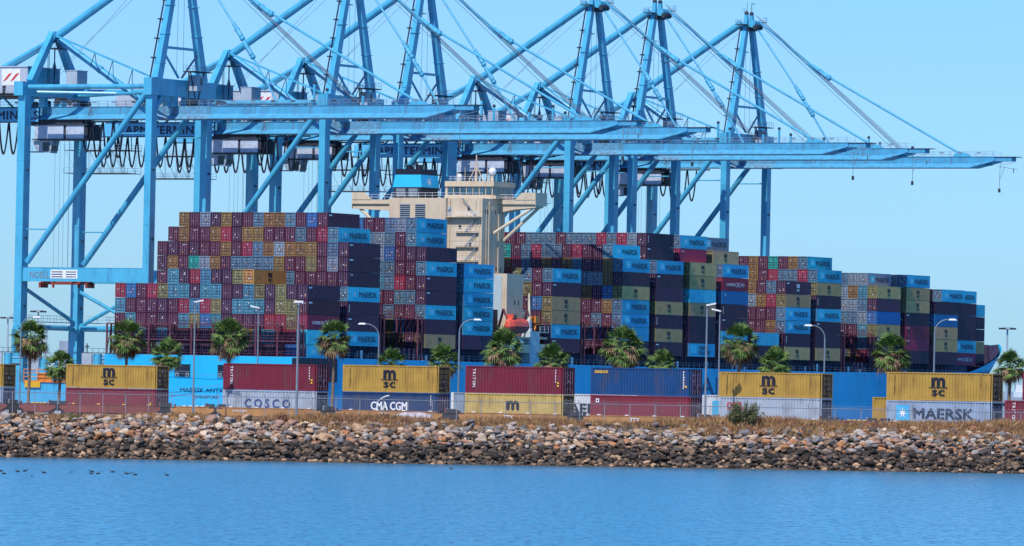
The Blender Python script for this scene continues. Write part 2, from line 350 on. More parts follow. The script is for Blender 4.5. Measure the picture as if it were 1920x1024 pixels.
# ---------------------------------------------------------------- dry grass, bush
def blade_mat(name, c1, c2):
    m = bpy.data.materials.new(name); m.use_nodes = True; N = m.node_tree.nodes; L = m.node_tree.links; b = N['Principled BSDF']; b.inputs['Roughness'].default_value = 0.9; b.inputs['Specular IOR Level'].default_value = 0.1
    g = N.new('ShaderNodeNewGeometry'); r = N.new('ShaderNodeValToRGB'); r.color_ramp.elements[0].color = (*c1, 1); r.color_ramp.elements[1].color = (*c2, 1)
    L.new(g.outputs['Random Per Island'], r.inputs[0]); L.new(r.outputs[0], b.inputs['Base Color']); return m
STRAW = blade_mat('dry_grass', (0.18, 0.09, 0.045), (0.56, 0.35, 0.16)); STRAW2 = blade_mat('dry_grass_red', (0.20, 0.09, 0.06), (0.36, 0.20, 0.12)); GRN = blade_mat('green_leaf', (0.06, 0.07, 0.035), (0.22, 0.21, 0.09))
b = MB(); rg = random.Random(3)
def tuft(p, h, n, m, spread=.25):
    for _ in range(n):
        a = rg.uniform(0, 6.28); q = p+Vector((rg.gauss(0, spread), rg.gauss(0, spread), 0)); hh = h*rg.uniform(.6, 1.15); w_ = .018+.018*rg.random()
        s_ = Vector((math.cos(a), math.sin(a), 0)); ln = Vector((rg.gauss(0, .3), rg.gauss(0, .3), 0))*hh
        b.face([q-s_*w_, q+s_*w_, q+ln*.4+s_*w_*.7+Vector((0, 0, hh*.6)), q+ln+Vector((0, 0, hh))], m)
for i in range(6500):
    s = rg.uniform(-8, SLEN+8); k = noise.noise(Vector((s*.07, 9, 0))); t = crest(s)+rg.choice([rg.uniform(-1.2, 2.5), rg.uniform(-1.0, 8.0)])
    if (k < -.18 and rg.random() < .6) or (s < 45 and k < .1 and rg.random() < .75): continue
    right = max(0, min(1, s/SLEN)); h = rg.choice([rg.uniform(.12, .3), rg.uniform(.2, .55)])*(1+.75*right)*(1+k*.8)
    tuft(shore(s, t, bank_z(s, t)-.03), max(.15, h), 24, STRAW if rg.random() < .7 else STRAW2)
for px in (105, 700-60):
    for _ in range(18):
        p = on_y(px+rg.uniform(-9, 9), 777, 626); s = (p-SHL).dot(SHD); t = crest(s)+rg.uniform(-.2, .8); tuft(shore(s, t, bank_z(s, t)), .4, 20, GRN)
tag(b.build('dry_grass'), 'dry straw-coloured grass along the top of the embankment', 'grass', kind='stuff')
def bush(px, name, label, R, H, col, t_off=1.0):
    global b
    p = on_y(px, 790, 642); s = (p-SHL).dot(SHD); t = crest(s)+t_off; base = shore(s, t, bank_z(s, t)-.05)
    root = empty(name, base); tag(root, label, 'bush'); bs = MB(); bl = MB(); r = random.Random(px)
    for _ in range(80):
        a = r.uniform(0, 6.28); e_ = r.uniform(.1, 1.0); d = Vector((math.cos(a)*(1-e_*.55)*R, math.sin(a)*(1-e_*.55)*R, H*(.35+.65*e_)))*r.uniform(.75, 1.05)
        bs.tube((0, 0, 0), d, .02, MATS['bark'], 4, .006)
        for _ in range(120):
            f = r.uniform(.35, 1.08); q = d*f+Vector((r.gauss(0, .10), r.gauss(0, .10), r.gauss(0, .10))); n_ = Vector((r.gauss(0, 1), r.gauss(0, 1), r.gauss(0, 1))).normalized(); u = n_.orthogonal().normalized()*.08; v_ = n_.cross(u).normalized()*.04
            bl.face([q-u, q+v_, q+u, q-v_], col)
    bs.build('branches', root); bl.build('foliage', root)
mat('bark', (0.13, 0.09, 0.06), 0.9)
mat('palm_trunk', (0.20, 0.15, 0.12), 0.9, var=.3, scale=3)
bush(1400, 'bush', 'round yellow-green bush on the embankment crest beside the tall lamp poles', 2.1, 2.4, GRN)
bush(450, 'dry_shrub', 'low brown shrub on the crest below the grey-white container', .5, .5, STRAW2)
# ---------------------------------------------------------------- water birds
BIRD = mat('dark_feathers', (0.03, 0.025, 0.03), 0.7)
def bird_mesh():
    b = MB(); prof = [(-.20, .02, .07), (-.15, .055, .06), (-.05, .085, .06), (.06, .08, .06), (.13, .05, .08), (.16, .035, .13), (.17, .03, .19), (.20, .035, .225), (.235, .02, .22), (.28, .006, .21)]
    n = 8; rings = [[(x, math.cos(2*PI*j/n)*r, z+math.sin(2*PI*j/n)*r) for j in range(n)] for x, r, z in prof]
    for a, c in zip(rings, rings[1:]):
        for j in range(n): b.face([a[j], a[(j+1) % n], c[(j+1) % n], c[j]], BIRD)
    b.face(rings[0][::-1], BIRD); b.face(rings[-1], BIRD); return b.mesh('bird', True)
bme = bird_mesh()
birds = [(2, 884, 'duck at the far left edge of the water'), (7, 889, 'duck just below the one at the left edge'), (33, 885, 'long low duck, third from the left edge'), (47, 884, 'duck with raised head facing away'), (60, 894, 'tiny distant-looking duck nearest the camera at left'),
         (82, 887, 'upright duck alone left of the flock'), (134, 886, 'very small duck between the two flocks'), (171, 885, 'upper duck of the close pair'), (171.5, 889, 'lower duck of the close pair'), (184, 889, 'flat duck right of the close pair'), (211, 886, 'single duck between pair and trio'),
         (237, 889, 'left duck of the trio'), (244, 888, 'smallest duck in the middle of the trio'), (253, 891, 'right duck of the trio, lying low'), (313, 892, 'rightmost duck, swimming alone toward the right'), (846, 880, 'pale lone bird near the middle of the shore')]
for px, py, lb in birds:
    r = ray(px, py); p = r*(WZ/r.z); o = link('duck', bme); p.z = WZ-.01; o.location = p; sc_ = 0.55 if 'small' in lb or 'tiny' in lb else 0.95; o.scale = (sc_,)*3
    o.rotation_euler = (0, 0, rk.choice([0, PI, .5, 2.6])); tag(o, 'dark '+lb if 'pale' not in lb else lb, 'duck', 'ducks floating on the water')
# ---------------------------------------------------------------- shipping containers
PAINT = {'gold': (0.29, 0.165, 0.055), 'maroon': (0.085, 0.012, 0.036), 'purple': (0.048, 0.012, 0.042), 'pale': (0.25, 0.31, 0.40), 'sky': (0.08, 0.26, 0.37), 'steel': (0.115, 0.21, 0.32), 'red': (0.32, 0.015, 0.035),
         'teal': (0.02, 0.36, 0.33), 'blue': (0.012, 0.15, 0.40), 'olive': (0.24, 0.21, 0.085), 'dark': (0.075, 0.02, 0.05), 'cyan': (0.07, 0.52, 0.66), 'azure': (0.05, 0.48, 0.66), 'msc': (0.60, 0.35, 0.15), 'brown': (0.60, 0.25, 0.08), 'crimson': (0.34, 0.02, 0.07)}
NICE = {'gold': 'gold', 'maroon': 'maroon', 'purple': 'dark purple', 'pale': 'pale grey', 'sky': 'light blue', 'steel': 'grey-blue', 'red': 'bright red', 'teal': 'teal green', 'blue': 'deep blue', 'olive': 'olive', 'dark': 'near-black', 'cyan': 'cyan',
        'azure': 'light blue lettered', 'msc': 'khaki lettered', 'brown': 'brown lettered', 'crimson': 'crimson'}
def paint(k): return mat('paint_'+k, PAINT[k], 0.5, var=.10, scale=1.2, dirt=(.10, .06, .05), dirt_amt=.35, objvar=.16, dscale=(1, 1, .35))
ROD = mat('lock_rod', (0.27, 0.18, 0.26), 0.5); ROD2 = mat('lock_rod_dark', (0.05, 0.05, 0.08), .5); SEAL = mat('door_seal', (0.02, 0.015, 0.03), .8); HAZ = mat('orange_placard', (0.75, 0.33, 0.05), .5)
HC, CLN, CWD = 2.85, 12.15, 2.40
def door_end(b, key, W, H, seed, x=0.0, sgn=-1, metal=None):
    # door end in the plane x, facing sgn*x: frame, two panelled leaves, four lock rods, handles and placards
    m = paint(key); r = random.Random(seed); f = x; o = lambda d: f+sgn*d
    lo = lambda a, b_: (min(a, b_), max(a, b_))
    def bx(d0, d1, y0, y1, z0, z1, mm):
        a, c = lo(o(d0), o(d1)); b.box((a, y0, z0), (c, y1, z1), mm)
    bx(-.05, .07, 0, .13, 0, H, m); bx(-.05, .07, W-.13, W, 0, H, m); bx(-.05, .07, .13, W-.13, H-.15, H, m); bx(-.05, .07, .13, W-.13, 0, .15, m)
    for i in range(4):
        zc = .32+(H-.62)*(i+.5)/4
        for y0, y1 in ((.18, W/2-.06), (W/2+.06, W-.18)): bx(-.05, .012, y0, y1, zc-.24, zc+.24, m)
    rm = ROD if key in ('maroon', 'purple', 'red', 'crimson', 'blue', 't_maroon', 't_red', 't_navy', 't_blue', 'dark') else ROD2
    for y in (.13, W/2-.04, W-.21): bx(-.05, .02, y, y+.08, .15, H-.15, SEAL)
    for i in range(5): bx(-.05, .02, .2, W-.2, .13+(H-.40)*i/4, .20+(H-.40)*i/4, SEAL)
    for y in (.42, .92, W-.92, W-.42):
        bx(.02, .075, y-.028, y+.028, .12, H-.12, rm)
        for z in (.2, .9, 1.7, H-.25): bx(.02, .085, y-.07, y+.07, z-.035, z+.035, rm)
    for y in (.55, W-.9): bx(.03, .09, y, y+.35, 1.12, 1.18, rm)
    for _ in range(r.randint(1, 3)):
        y = r.choice([.5, 1.0, 1.32, 1.75])+r.uniform(0, .1); z = r.uniform(.6, H-.5); bx(.012, .022, y, y+r.uniform(.12, .3), z, z+r.uniform(.08, .2), WHITEP)
    if r.random() < .45: y = r.choice([.5, 1.35, 1.8]); z = r.uniform(.5, 1.4); bx(.012, .024, y, y+.22, z, z+.22, HAZ)
SCM = {}
def ship_container_mesh(key, var):
    if (key, var) in SCM: return SCM[(key, var)]
    b = MB(); m = paint(key); W, H, Ln = CWD, HC, CLN
    b.box((.06, .04, .06), (Ln-.06, W-.04, H-.04), m)
    door_end(b, {'azure': 'steel', 'msc': 'olive', 'dark': 'purple'}.get(key, key), W, H, var*31+sum(map(ord, key)))
    for y0, y1 in ((0, .1), (W-.1, W)):
        b.box((Ln-.16, y0, 0), (Ln, y1, H), m)
        b.box((.08, y0, 0), (Ln-.16, y1, .14), m); b.box((.08, y0, H-.1), (Ln-.16, y1, H), m)
    # pressed side panels: shallow ribs down the starboard side
    n = 22
    for i in range(n):
        x = .3+(Ln-.6)*i/n; b.box((x, -.005+.0, .14), (x+.27, .045, H-.1), m)
    b.box((Ln-.16, .1, 0), (Ln, W-.1, .14), m); b.box((Ln-.16, .1, H-.1), (Ln, W-.1, H), m)
    # white code block by the corner
    r = random.Random(var)
    if key in ('dark', 'purple', 'crimson', 'maroon') and var % 3 == 1: b.box((.45, -.03, 2.2), (1.5, -.006, 2.45), WHITEP)
    if key in ('dark', 'purple') and var % 3 == 2:
        for i in range(4): b.box((.5, -.03, .8+i*.4), (.68, -.006, 1.05+i*.4), WHITEP)
    SCM[(key, var)] = b.mesh('container'); return SCM[(key, var)]
AZ_L = mat('emblem_ground', (0.05, 0.62, 0.80), .5)
def azure_marks(o, second=None, col=None):
    put_text(text_mesh('MAERSK', 1.55, LETR, .03, 6.8), o, (1, 0, 0), (0, 0, 1), (4.3, -.03, .85))
    b = MB(); b.box((1.5, -.03, .75), (3.5, -.008, 2.35), AZ_L); link('emblem_panel', b.mesh('emblem_panel'), o)
    s = put_text(star_mesh(.68, WHITEP), o, (1, 0, 0), (0, 0, 1), (2.5, -.045, 1.55), 'star_emblem')
SSTAR = {}
def msc_marks(o, m=None, x=5.3, sz=1.0):
    m = m or BLACKP
    put_text(text_mesh('m', 1.75*sz, m, .09, 1.25*sz), o, (1, 0, 0), (0, 0, 1), (x, -.03, 1.45), 'logo')
    put_text(text_mesh('sc', 1.15*sz, m, .05, 1.25*sz), o, (1, 0, 0), (0, 0, 1), (x, -.03, .62), 'logo')
# occupancy -------------------------------------------------------
K = dict(m='maroon', d='purple', g='gold', b='steel', w='pale', r='red', t='teal', u='blue', c='sky', o='olive')
rc = random.Random(5)
POOL = 'mmmmmmddddddggbbbccwroou'
occ = {}   # (bay, row, tier) -> key
def fill(bay, r0, r1, t0, t1):
    for r in range(r0, r1+1):
        for t in range(t0, t1+1): occ[(bay, r, t)] = K[rc.choice(POOL)]
def rowset(bay, tier, right_row, s):   # letters from left to right; the last one is right_row
    for i, ch in enumerate(reversed(s)): occ[(bay, right_row+i, tier)] = K[ch]
def side(bay, row, tiers): occ.update({(bay, row, t): k for t, k in tiers.items()})
BU = {'A': 0, 'B': BAYP, 'C': 3*BAYP, 'D': 4*BAYP, 'E': GOFF}
for i, k in enumerate('FGHIXJKLMNOP'):
    idx = {'F': 2, 'G': 3, 'H': 4, 'I': 5, 'X': 6, 'J': 7, 'K': 8, 'L': 10, 'M': 11, 'N': 12, 'O': 13, 'P': 14}[k]; BU[k] = GOFF+idx*BAYP
fill('A', 0, 17, -1, 3); fill('A', 5, 12, 4, 4); fill('B', 0, 17, 0, 6); fill('B', 1, 16, 7, 7); fill('B', 2, 15, 8, 8)
fill('C', 0, 17, 0, 6); fill('C', 1, 16, 7, 8); fill('D', 0, 17, 0, 5)
fill('E', 0, 17, 0, 5); fill('F', 0, 17, 0, 6); fill('F', 1, 17, 7, 7); fill('G', 0, 17, 0, 6); fill('G', 1, 17, 7, 8)
fill('H', 0, 17, 0, 6); fill('H', 1, 16, 7, 8); fill('I', 0, 17, 0, 6); fill('I', 1, 16, 7, 7); fill('I', 2, 15, 8, 8)
fill('X', 0, 17, 0, 1); fill('J', 0, 17, 0, 5); fill('K', 0, 17, 0, 6); fill('K', 1, 17, 7, 7)
fill('L', 0, 17, 0, 5); fill('L', 1, 17, 6, 6); fill('M', 0, 17, 0, 6); fill('N', 0, 17, 0, 5); fill('O', 1, 16, 0, 5); fill('P', 3, 14, 0, 4)
rowset('B', 8, 2, 'gmwdgdmbggbmum'); rowset('B', 7, 1, 'mgmmgrdggmmmbmrb'); rowset('B', 6, 0, 'mdmdmmgmrbgwgggmbm'); rowset('B', 5, 0, 'dgmtwgmbbbbgmmomwm'); rowset('B', 4, 0, 'mbmmdmmgmdmmbmmmmm')
rowset('B', 3, 0, 'c'); rowset('A', 4, 5, 'cdrcddoo'); rowset('A', 3, 0, 'rumroccdccmdcodod'+'m'); rowset('A', 2, 0, 'cmmmdmrcrodcccdoor'); rowset('A', 1, 0, 'mcmmdmcouc'+'dmddrror')
rowset('G', 8, 1, 'mmbbbmbbbrbrwm'); rowset('F', 7, 1, 'tmbrbbmrmmb'); rowset('F', 6, 0, 'grbmgmgbmmgc'); rowset('E', 5, 0, 'robmb'); rowset('E', 4, 0, 'oomm'); rowset('E', 3, 0, 'muo'); rowset('E', 2, 0, 'obmo')
rowset('F', 5, 0, 'wwgm'); rowset('F', 4, 0, 'gmug'); rowset('F', 3, 0, 'mmgb'); rowset('F', 2, 0, 'mbmc'); rowset('C', 8, 1, 'ummbwb'); rowset('C', 7, 1, 'bwbmb'); rowset('C', 6, 0, 'umdm')
rowset('C', 5, 0, 'bmmw'); rowset('C', 4, 0, 'brmm'); rowset('C', 3, 0, 'mbbm'); rowset('C', 2, 0, 'bmmb'); rowset('K', 7, 1, 'mgmtmgb'); rowset('K', 6, 0, 'ggmrbbrb')
rowset('J', 5, 0, 'gmbm'); rowset('J', 4, 0, 'wgrg'); rowset('J', 3, 0, 'mmmw'); rowset('J', 2, 0, 'mmgw'); rowset('L', 6, 1, 'bww'); rowset('L', 5, 0, 'wgcm'); rowset('L', 4, 0, 'wwbd'); rowset('L', 3, 0, 'bbwu'); rowset('M', 6, 0, 'wwb')
a_, m_, d_, p_ = 'azure', 'msc', 'dark', 'purple'
side('A', 0, {3: d_, 2: 'maroon', 1: 'crimson', 0: 'cyan', -1: a_}); side('A', 5, {4: 'brown'})
side('B', 2, {8: 'maroon'}); side('B', 1, {7: a_}); side('B', 0, {6: d_, 5: d_, 4: d_, 3: a_, 2: d_, 1: d_, 0: a_})
side('C', 1, {8: a_, 7: a_}); side('C', 0, {6: d_, 5: a_, 4: d_, 3: d_, 2: a_, 1: d_, 0: m_})
side('D', 0, {5: a_, 4: a_, 3: a_, 2: a_, 1: a_, 0: d_}); side('E', 0, {5: a_, 4: d_, 3: m_, 2: m_, 1: a_, 0: d_})
side('F', 1, {7: a_}); side('F', 0, {6: a_, 5: d_, 4: m_, 3: a_, 2: a_, 1: 'cyan', 0: d_})
side('G', 1, {8: p_, 7: d_}); side('G', 0, {6: a_, 5: d_, 4: d_, 3: m_, 2: p_, 1: m_, 0: d_})
side('H', 1, {8: a_, 7: 'crimson'}); side('H', 0, {6: m_, 5: m_, 4: 'cyan', 3: m_, 2: p_, 1: p_, 0: a_})
side('I', 2, {8: 'steel'}); side('I', 1, {7: m_}); side('I', 0, {6: a_, 5: 'crimson', 4: 'blue', 3: d_, 2: p_, 1: 'cyan', 0: m_})
side('X', 0, {1: 'cyan', 0: p_}); side('J', 0, {5: d_, 4: m_, 3: a_, 2: a_, 1: p_, 0: m_})
side('K', 1, {7: a_}); side('K', 0, {6: a_, 5: m_, 4: p_, 3: a_, 2: p_, 1: p_, 0: m_})
side('L', 1, {6: 'pale'}); side('L', 0, {5: m_, 4: d_, 3: 'blue', 2: m_, 1: d_, 0: p_})
side('M', 0, {6: a_, 5: m_, 4: m_, 3: p_, 2: 'crimson', 1: 'crimson', 0: p_}); side('N', 0, {5: a_, 4: p_, 3: 'blue', 2: m_, 1: m_, 0: p_})
side('O', 1, {5: a_, 4: p_, 3: p_, 2: p_, 1: a_, 0: 'crimson'}); side('P', 3, {4: a_, 3: p_, 2: p_, 1: m_, 0: p_})
# which of them show, and how large: a small depth buffer of their door ends and starboard sides
order = sorted(occ); BW, BH = 960, 512
zb = np.full((BH, BW), 1e9); idb = np.full((BH, BW), -1, int)
def raster(pts, ident, depth):
    q = [(p[0]/2, p[1]/2) for p in pts]; x0 = max(0, int(min(p[0] for p in q))); x1 = min(BW-1, int(max(p[0] for p in q))+1); y0 = max(0, int(min(p[1] for p in q))); y1 = min(BH-1, int(max(p[1] for p in q))+1)
    if x1 <= x0 or y1 <= y0: return
    gx, gy = np.meshgrid(np.arange(x0, x1)+.5, np.arange(y0, y1)+.5); ins = np.ones(gx.shape, bool); n = len(q); sg = None
    ar = sum(q[i][0]*q[(i+1) % n][1]-q[(i+1) % n][0]*q[i][1] for i in range(n))
    for i in range(n):
        ax, ay = q[i]; bx_, by = q[(i+1) % n]; cr = (bx_-ax)*(gy-ay)-(by-ay)*(gx-ax); ins &= (cr >= 0) if ar > 0 else (cr <= 0)
    sub = zb[y0:y1, x0:x1]; mk = ins & (depth < sub); sub[mk] = depth; idb[y0:y1, x0:x1][mk] = ident
def cpos(bay, row, tier): 
    return BU[bay]+(3.5 if (bay, tier, row) == ('N', 5, 0) else 0), -2.5*row-.03, ZB+tier*TP
for i, (bay, row, tier) in enumerate(order):
    u, w_, z = cpos(bay, row, tier); L_, W_ = CLN, CWD
    def Q(*a): return [proj(ship(*c)) for c in a]
    raster(Q((u, w_-W_, z), (u, w_, z), (u, w_, z+HC), (u, w_-W_, z+HC)), i, ship(u, w_-W_/2).y)
    raster(Q((u, w_, z), (u+L_, w_, z), (u+L_, w_, z+HC), (u, w_, z+HC)), i, ship(u+L_/2, w_).y)
cnt = np.bincount(idb[idb >= 0], minlength=len(order)); rank = sorted(range(len(order)), key=lambda i: -cnt[i]); single = set(i for i in rank[:282] if cnt[i] > 0)
ORD = ['outermost', 'second', 'third', 'fourth', 'fifth', 'sixth', 'seventh', 'eighth', 'ninth', 'tenth', 'eleventh', 'twelfth', 'thirteenth', 'fourteenth', 'fifteenth', 'sixteenth', 'seventeenth', 'eighteenth']
TORD = {-1: 'lowest', 0: 'lowest', 1: 'second', 2: 'third', 3: 'fourth', 4: 'fifth', 5: 'sixth', 6: 'seventh', 7: 'eighth', 8: 'ninth'}
BAYN = {'A': 'sternmost stack', 'B': 'second stack from the stern', 'C': 'tall stack left of bridge tower', 'D': 'low stack under bridge tower', 'E': 'first stack past the lifeboat', 'F': 'second stack past the lifeboat',
        'G': 'third stack past the lifeboat', 'H': 'fourth stack past the lifeboat', 'I': 'fifth stack past the lifeboat', 'X': 'two-high stack in the gap', 'J': 'first stack past the gap', 'K': 'second stack past the gap',
        'L': 'fifth stack from the bow', 'M': 'fourth stack from the bow', 'N': 'third stack from the bow', 'O': 'second stack from the bow', 'P': 'stack nearest the bow'}
ROWOFF = {'O': 1, 'P': 3}
YAW = SB
def sc_obj(i):
    bay, row, tier = order[i]; key = occ[order[i]]; u, w_, z = cpos(bay, row, tier)
    # local frame: x toward the bow, y toward port; the origin is the starboard aft bottom corner
    o = link('shipping_container', ship_container_mesh(key, (row*7+tier*3+ord(bay)) % 5)); o.location = ship(u, w_, z); o.rotation_euler = (0, 0, YAW); return o
bulk = MB()
SLP = MB(); SLP.box((1.5, -.03, .75), (3.5, -.008, 2.35), AZ_L)
for i, kk in enumerate(order):
    bay, row, tier = kk; key = occ[kk]
    if i in single:
        o = sc_obj(i); r_ = row-ROWOFF.get(bay, 0); col = NICE[key]; tn = tier+1 if bay == 'A' else tier
        tname = ORD[tn] if tn > 0 else 'lowest'
        tag(o, '%s container, %s, %s tier up, %s' % (col, 'outermost row' if r_ == 0 else ORD[r_]+' from right', tname, BAYN[bay]), 'container', 'shipping containers stacked on the ship\'s deck')
        exposed = (bay, row-1, tier) not in occ
        if exposed and (bay, tier) == ('H', 0):
            put_text(text_mesh('MAERSK\nSEALAND', 1.25, LETR, .03, 5.2), o, (1, 0, 0), (0, 0, 1), (4.6, -.03, 1.55)); link('emblem_panel', SLP.mesh('emblem_panel'), o)
        elif exposed:
            if key == 'azure': azure_marks(o)
            elif key in ('pale', 'steel') and bay in 'IL': azure_marks(o)
            elif key in ('msc', 'brown'): msc_marks(o, sz=1.0 if key == 'brown' else .95)
            elif key == 'crimson' and (bay, tier) in (('A', 1), ('I', 5), ('O', 0)):
                put_text(text_mesh('HAMBURG', 1.0, WHITEP, .01, 4.6), o, (1, 0, 0), (0, 0, 1), (1.9, -.03, 1.0)); put_text(text_mesh('SUD', 1.0, WHITEP, .01, 1.9), o, (1, 0, 0), (0, 0, 1), (8.4, -.03, 1.0))
                put_text(text_mesh('X', 1.6, WHITEP, .01, 1.7), o, (1, 0, 0), (0, 0, 1), (6.6, -.03, .8), 'emblem')
            elif key in ('dark', 'crimson', 'maroon') and (bay, tier) in (('B', 5), ('B', 4), ('A', 2), ('E', 0), ('G', 5), ('H', 7), ('M', 1), ('M', 2)):
                put_text(text_mesh('CAI', .55, WHITEP, .01, 1.1), o, (1, 0, 0), (0, 0, 1), (.6, -.03, 2.1))
            elif key == 'blue' and bay == 'I':
                put_text(star_mesh(.5, WHITEP), o, (1, 0, 0), (0, 0, 1), (1.4, -.03, 2.0), 'star_emblem')
            if key == 'dark' and (bay, tier) == ('J', 5): msc_marks(o, WHITEP, sz=.95)
    else:
        # kept only where another step of the camera could reveal it
        if all((bay, row-1, t) in occ for t in (tier,)) and cnt[i] == 0 and (row > 3 or tier < 5) : continue
        me = ship_container_mesh(key, (row+tier) % 2); base = len(bulk.v); M = Matrix.Translation(ship(*cpos(bay, row, tier))) @ Matrix.Rotation(YAW, 4, 'Z')
        co_ = np.empty(len(me.vertices)*3); me.vertices.foreach_get('co', co_); co_ = co_.reshape(-1, 3); R3 = np.array(M.to_3x3()); T3 = np.array(M.translation); bulk.v += [tuple(x) for x in co_ @ R3.T+T3]
        idx = [bulk.mi(m) for m in me.materials]
        for p in me.polygons: bulk.f.append(tuple(base+v for v in p.vertices)); bulk.m.append(idx[p.material_index])
tag(bulk.build('more_containers'), 'the many smaller-showing containers stacked between and behind the nearer ones', 'containers', kind='stuff')
# ---------------------------------------------------------------- the ship (local frame: x to the bow, y to port, z up; starboard stern corner at 0,0)
HULL = mat('hull_blue', (0.015, 0.42, 0.70), 0.45, var=.06, scale=.08, dirt=(.03, .16, .30), dirt_amt=.35, dscale=(.12, .12, .03))
HULLB = mat('hull_antifouling', (0.25, 0.04, 0.04), .6)
DKRED = mat('deck_red_brown', (0.13, 0.035, 0.055), .7, var=.2, dirt=(.05, .02, .03), dirt_amt=.6)
DKDARK = mat('coaming_dark', (0.035, 0.025, 0.06), .7, var=.25)
BEIGE = mat('superstructure_beige', (0.60, 0.49, 0.35), .55, var=.06, scale=.15, dirt=(.30, .17, .09), dirt_amt=.4, dscale=(.6, .6, .10))
PALEB = mat('pale_panel', (0.42, 0.52, 0.56), .55, var=.06, dirt=(.3, .25, .2), dirt_amt=.3, dscale=(.6, .6, .1))
FUNB = mat('funnel_blue', (0.03, 0.48, 0.80), .45, var=.05); ORNG = mat('orange_hull', (0.75, 0.10, 0.06), .4); ORNG2 = mat('orange_paint', (0.75, 0.22, 0.03), .5)
shp = empty('container_ship', (XS, YS, 0), SB); tag(shp, 'huge light blue container ship with beige bridge tower lying behind the train', 'ship')
def hb(u):   # deck edge on the starboard side (distance from y=0 inboard)
    return 22.6*((u-272)/90)**2.3 if u > 272 else 0.0
def hw(u):   # at the waterline
    return min(22.6, 22.6*max(0, (u-240)/96)**1.7)
def top(u):
    k = max(0, min(1, (u-303)/59)); return 6.5+.9*max(0, min(1, (u-230)/70))+BOWZ*k**.92
US = [-3, 0, 20, 60, 120, 180, 225, 245, 262, 275, 285, 294, 302, 309, 315, 321, 327, 333, 339, 345, 350, 355, 359, 362]
BOWZ = 7.3
b = MB(); rows = []
for u in US:
    d, w_ = hb(u), hw(u); r_ = []
    zt = top(u); mid = d+(w_-d)*.22
    uw = u if u < 330 else 330+(u-330)*.42
    for yy, z, uu in ((d, zt, u), (d+(mid-d)*.5, zt-3.0, u-(u-uw)*.28), (mid+(w_-mid)*.35, 0.0, u-(u-uw)*.6), (w_, WZ+1.2, u-(u-uw)*.95), (w_, WZ-3, uw)): r_.append((uu, min(yy, 22.6), z))
    rows.append(r_)
for a, c in zip(rows, rows[1:]):
    for j in range(4):
        m = HULL if j < 3 else HULLB
        b.face([a[j+1], c[j+1], c[j], a[j]], m)
        f = lambda p: (p[0], 45.2-p[1], p[2])
        b.face([f(a[j]), f(c[j]), f(c[j+1]), f(a[j+1])], m)
t = rows[0]; f = lambda p: (p[0], 45.2-p[1], p[2])
b.face([t[0], f(t[0]), f(t[2]), t[2]], HULL); b.face([t[2], f(t[2]), f(t[4]), t[4]], HULL)
b.build('hull', shp)
b = MB()
for a, c in zip(rows[:-3], rows[1:-2]):
    q = lambda p: (p[0], p[1]+.15, p[2]-.15 if p[0] < 300 else 7.2); g = lambda p: (p[0], 45.05-p[1], q(p)[2])
    b.face([q(a[0]), q(c[0]), g(c[0]), g(a[0])], DKRED)
b.build('deck', shp)
b = MB(); S_ = [r_ for r_ in rows if r_[0][0] > 299]
for a, c in zip(S_, S_[1:]):
    for f in (lambda p: (p[0]-.6, min(p[1]+.4, 22.6), p[2]-.05), lambda p: (p[0]-.6, 45.2-min(p[1]+.4, 22.6), p[2]-.05)):
        for j in (0, 1): b.face([f(a[j+1]), f(c[j+1]), f(c[j]), f(a[j])], DKDARK)  # red-brown inner face, coloured darker to hold the shadow inside the bow
b.build('bulwark_lining', shp)
# breakwater and inner bulwark at the bow
b = MB()
b.box((331, 10.8, 6.4), (331.4, 34, 14.2), DKDARK)
for q_ in ((330.9, 12.4), (330.9, 16)): b.sphere((q_[0], q_[1], 11), .45, WHITEP, 8, 6)
b.build('breakwater', shp)
b = MB(); b.tube((350, 22.6, 12.5), (350, 22.6, 16.5), .2, DKRED, 8, .12); b.build('bow_mast', shp)
# hatch coamings and deck fittings under the container stacks
b = MB(); rf = random.Random(9)
b.box((0, 1.6, 6.4), (72.5, 43.6, 8.85), DKDARK); b.box((97, 1.6, 6.4), (300, 43.6, 8.85), DKDARK); b.box((300, 8, 6.4), (325, 37, 8.85), DKDARK)
for i in range(150):
    u = 1+i*1.95
    if 73 < u < 96 or u > 288: continue
    b.box((u, .35, 6.4), (u+.22, .6, 8.9), DKDARK)
    if rf.random() < .3: b.box((u+.5, .4, 6.5), (u+1.3, 1.3, 6.5+rf.uniform(.5, 1.7)), rf.choice([DKRED, DKDARK, GREY, WHITEP, DKRED]))
b.build('coaming', shp)
b = MB()
for z in (7.1, 7.6): b.tube((1, .12, z), (296, .12, z), .03, RAILM, 4)
for i in range(118): b.tube((1+i*2.5, .12, 6.4), (1+i*2.5, .12, 7.6), .03, RAILM, 4)
b.build('deck_railing', shp)
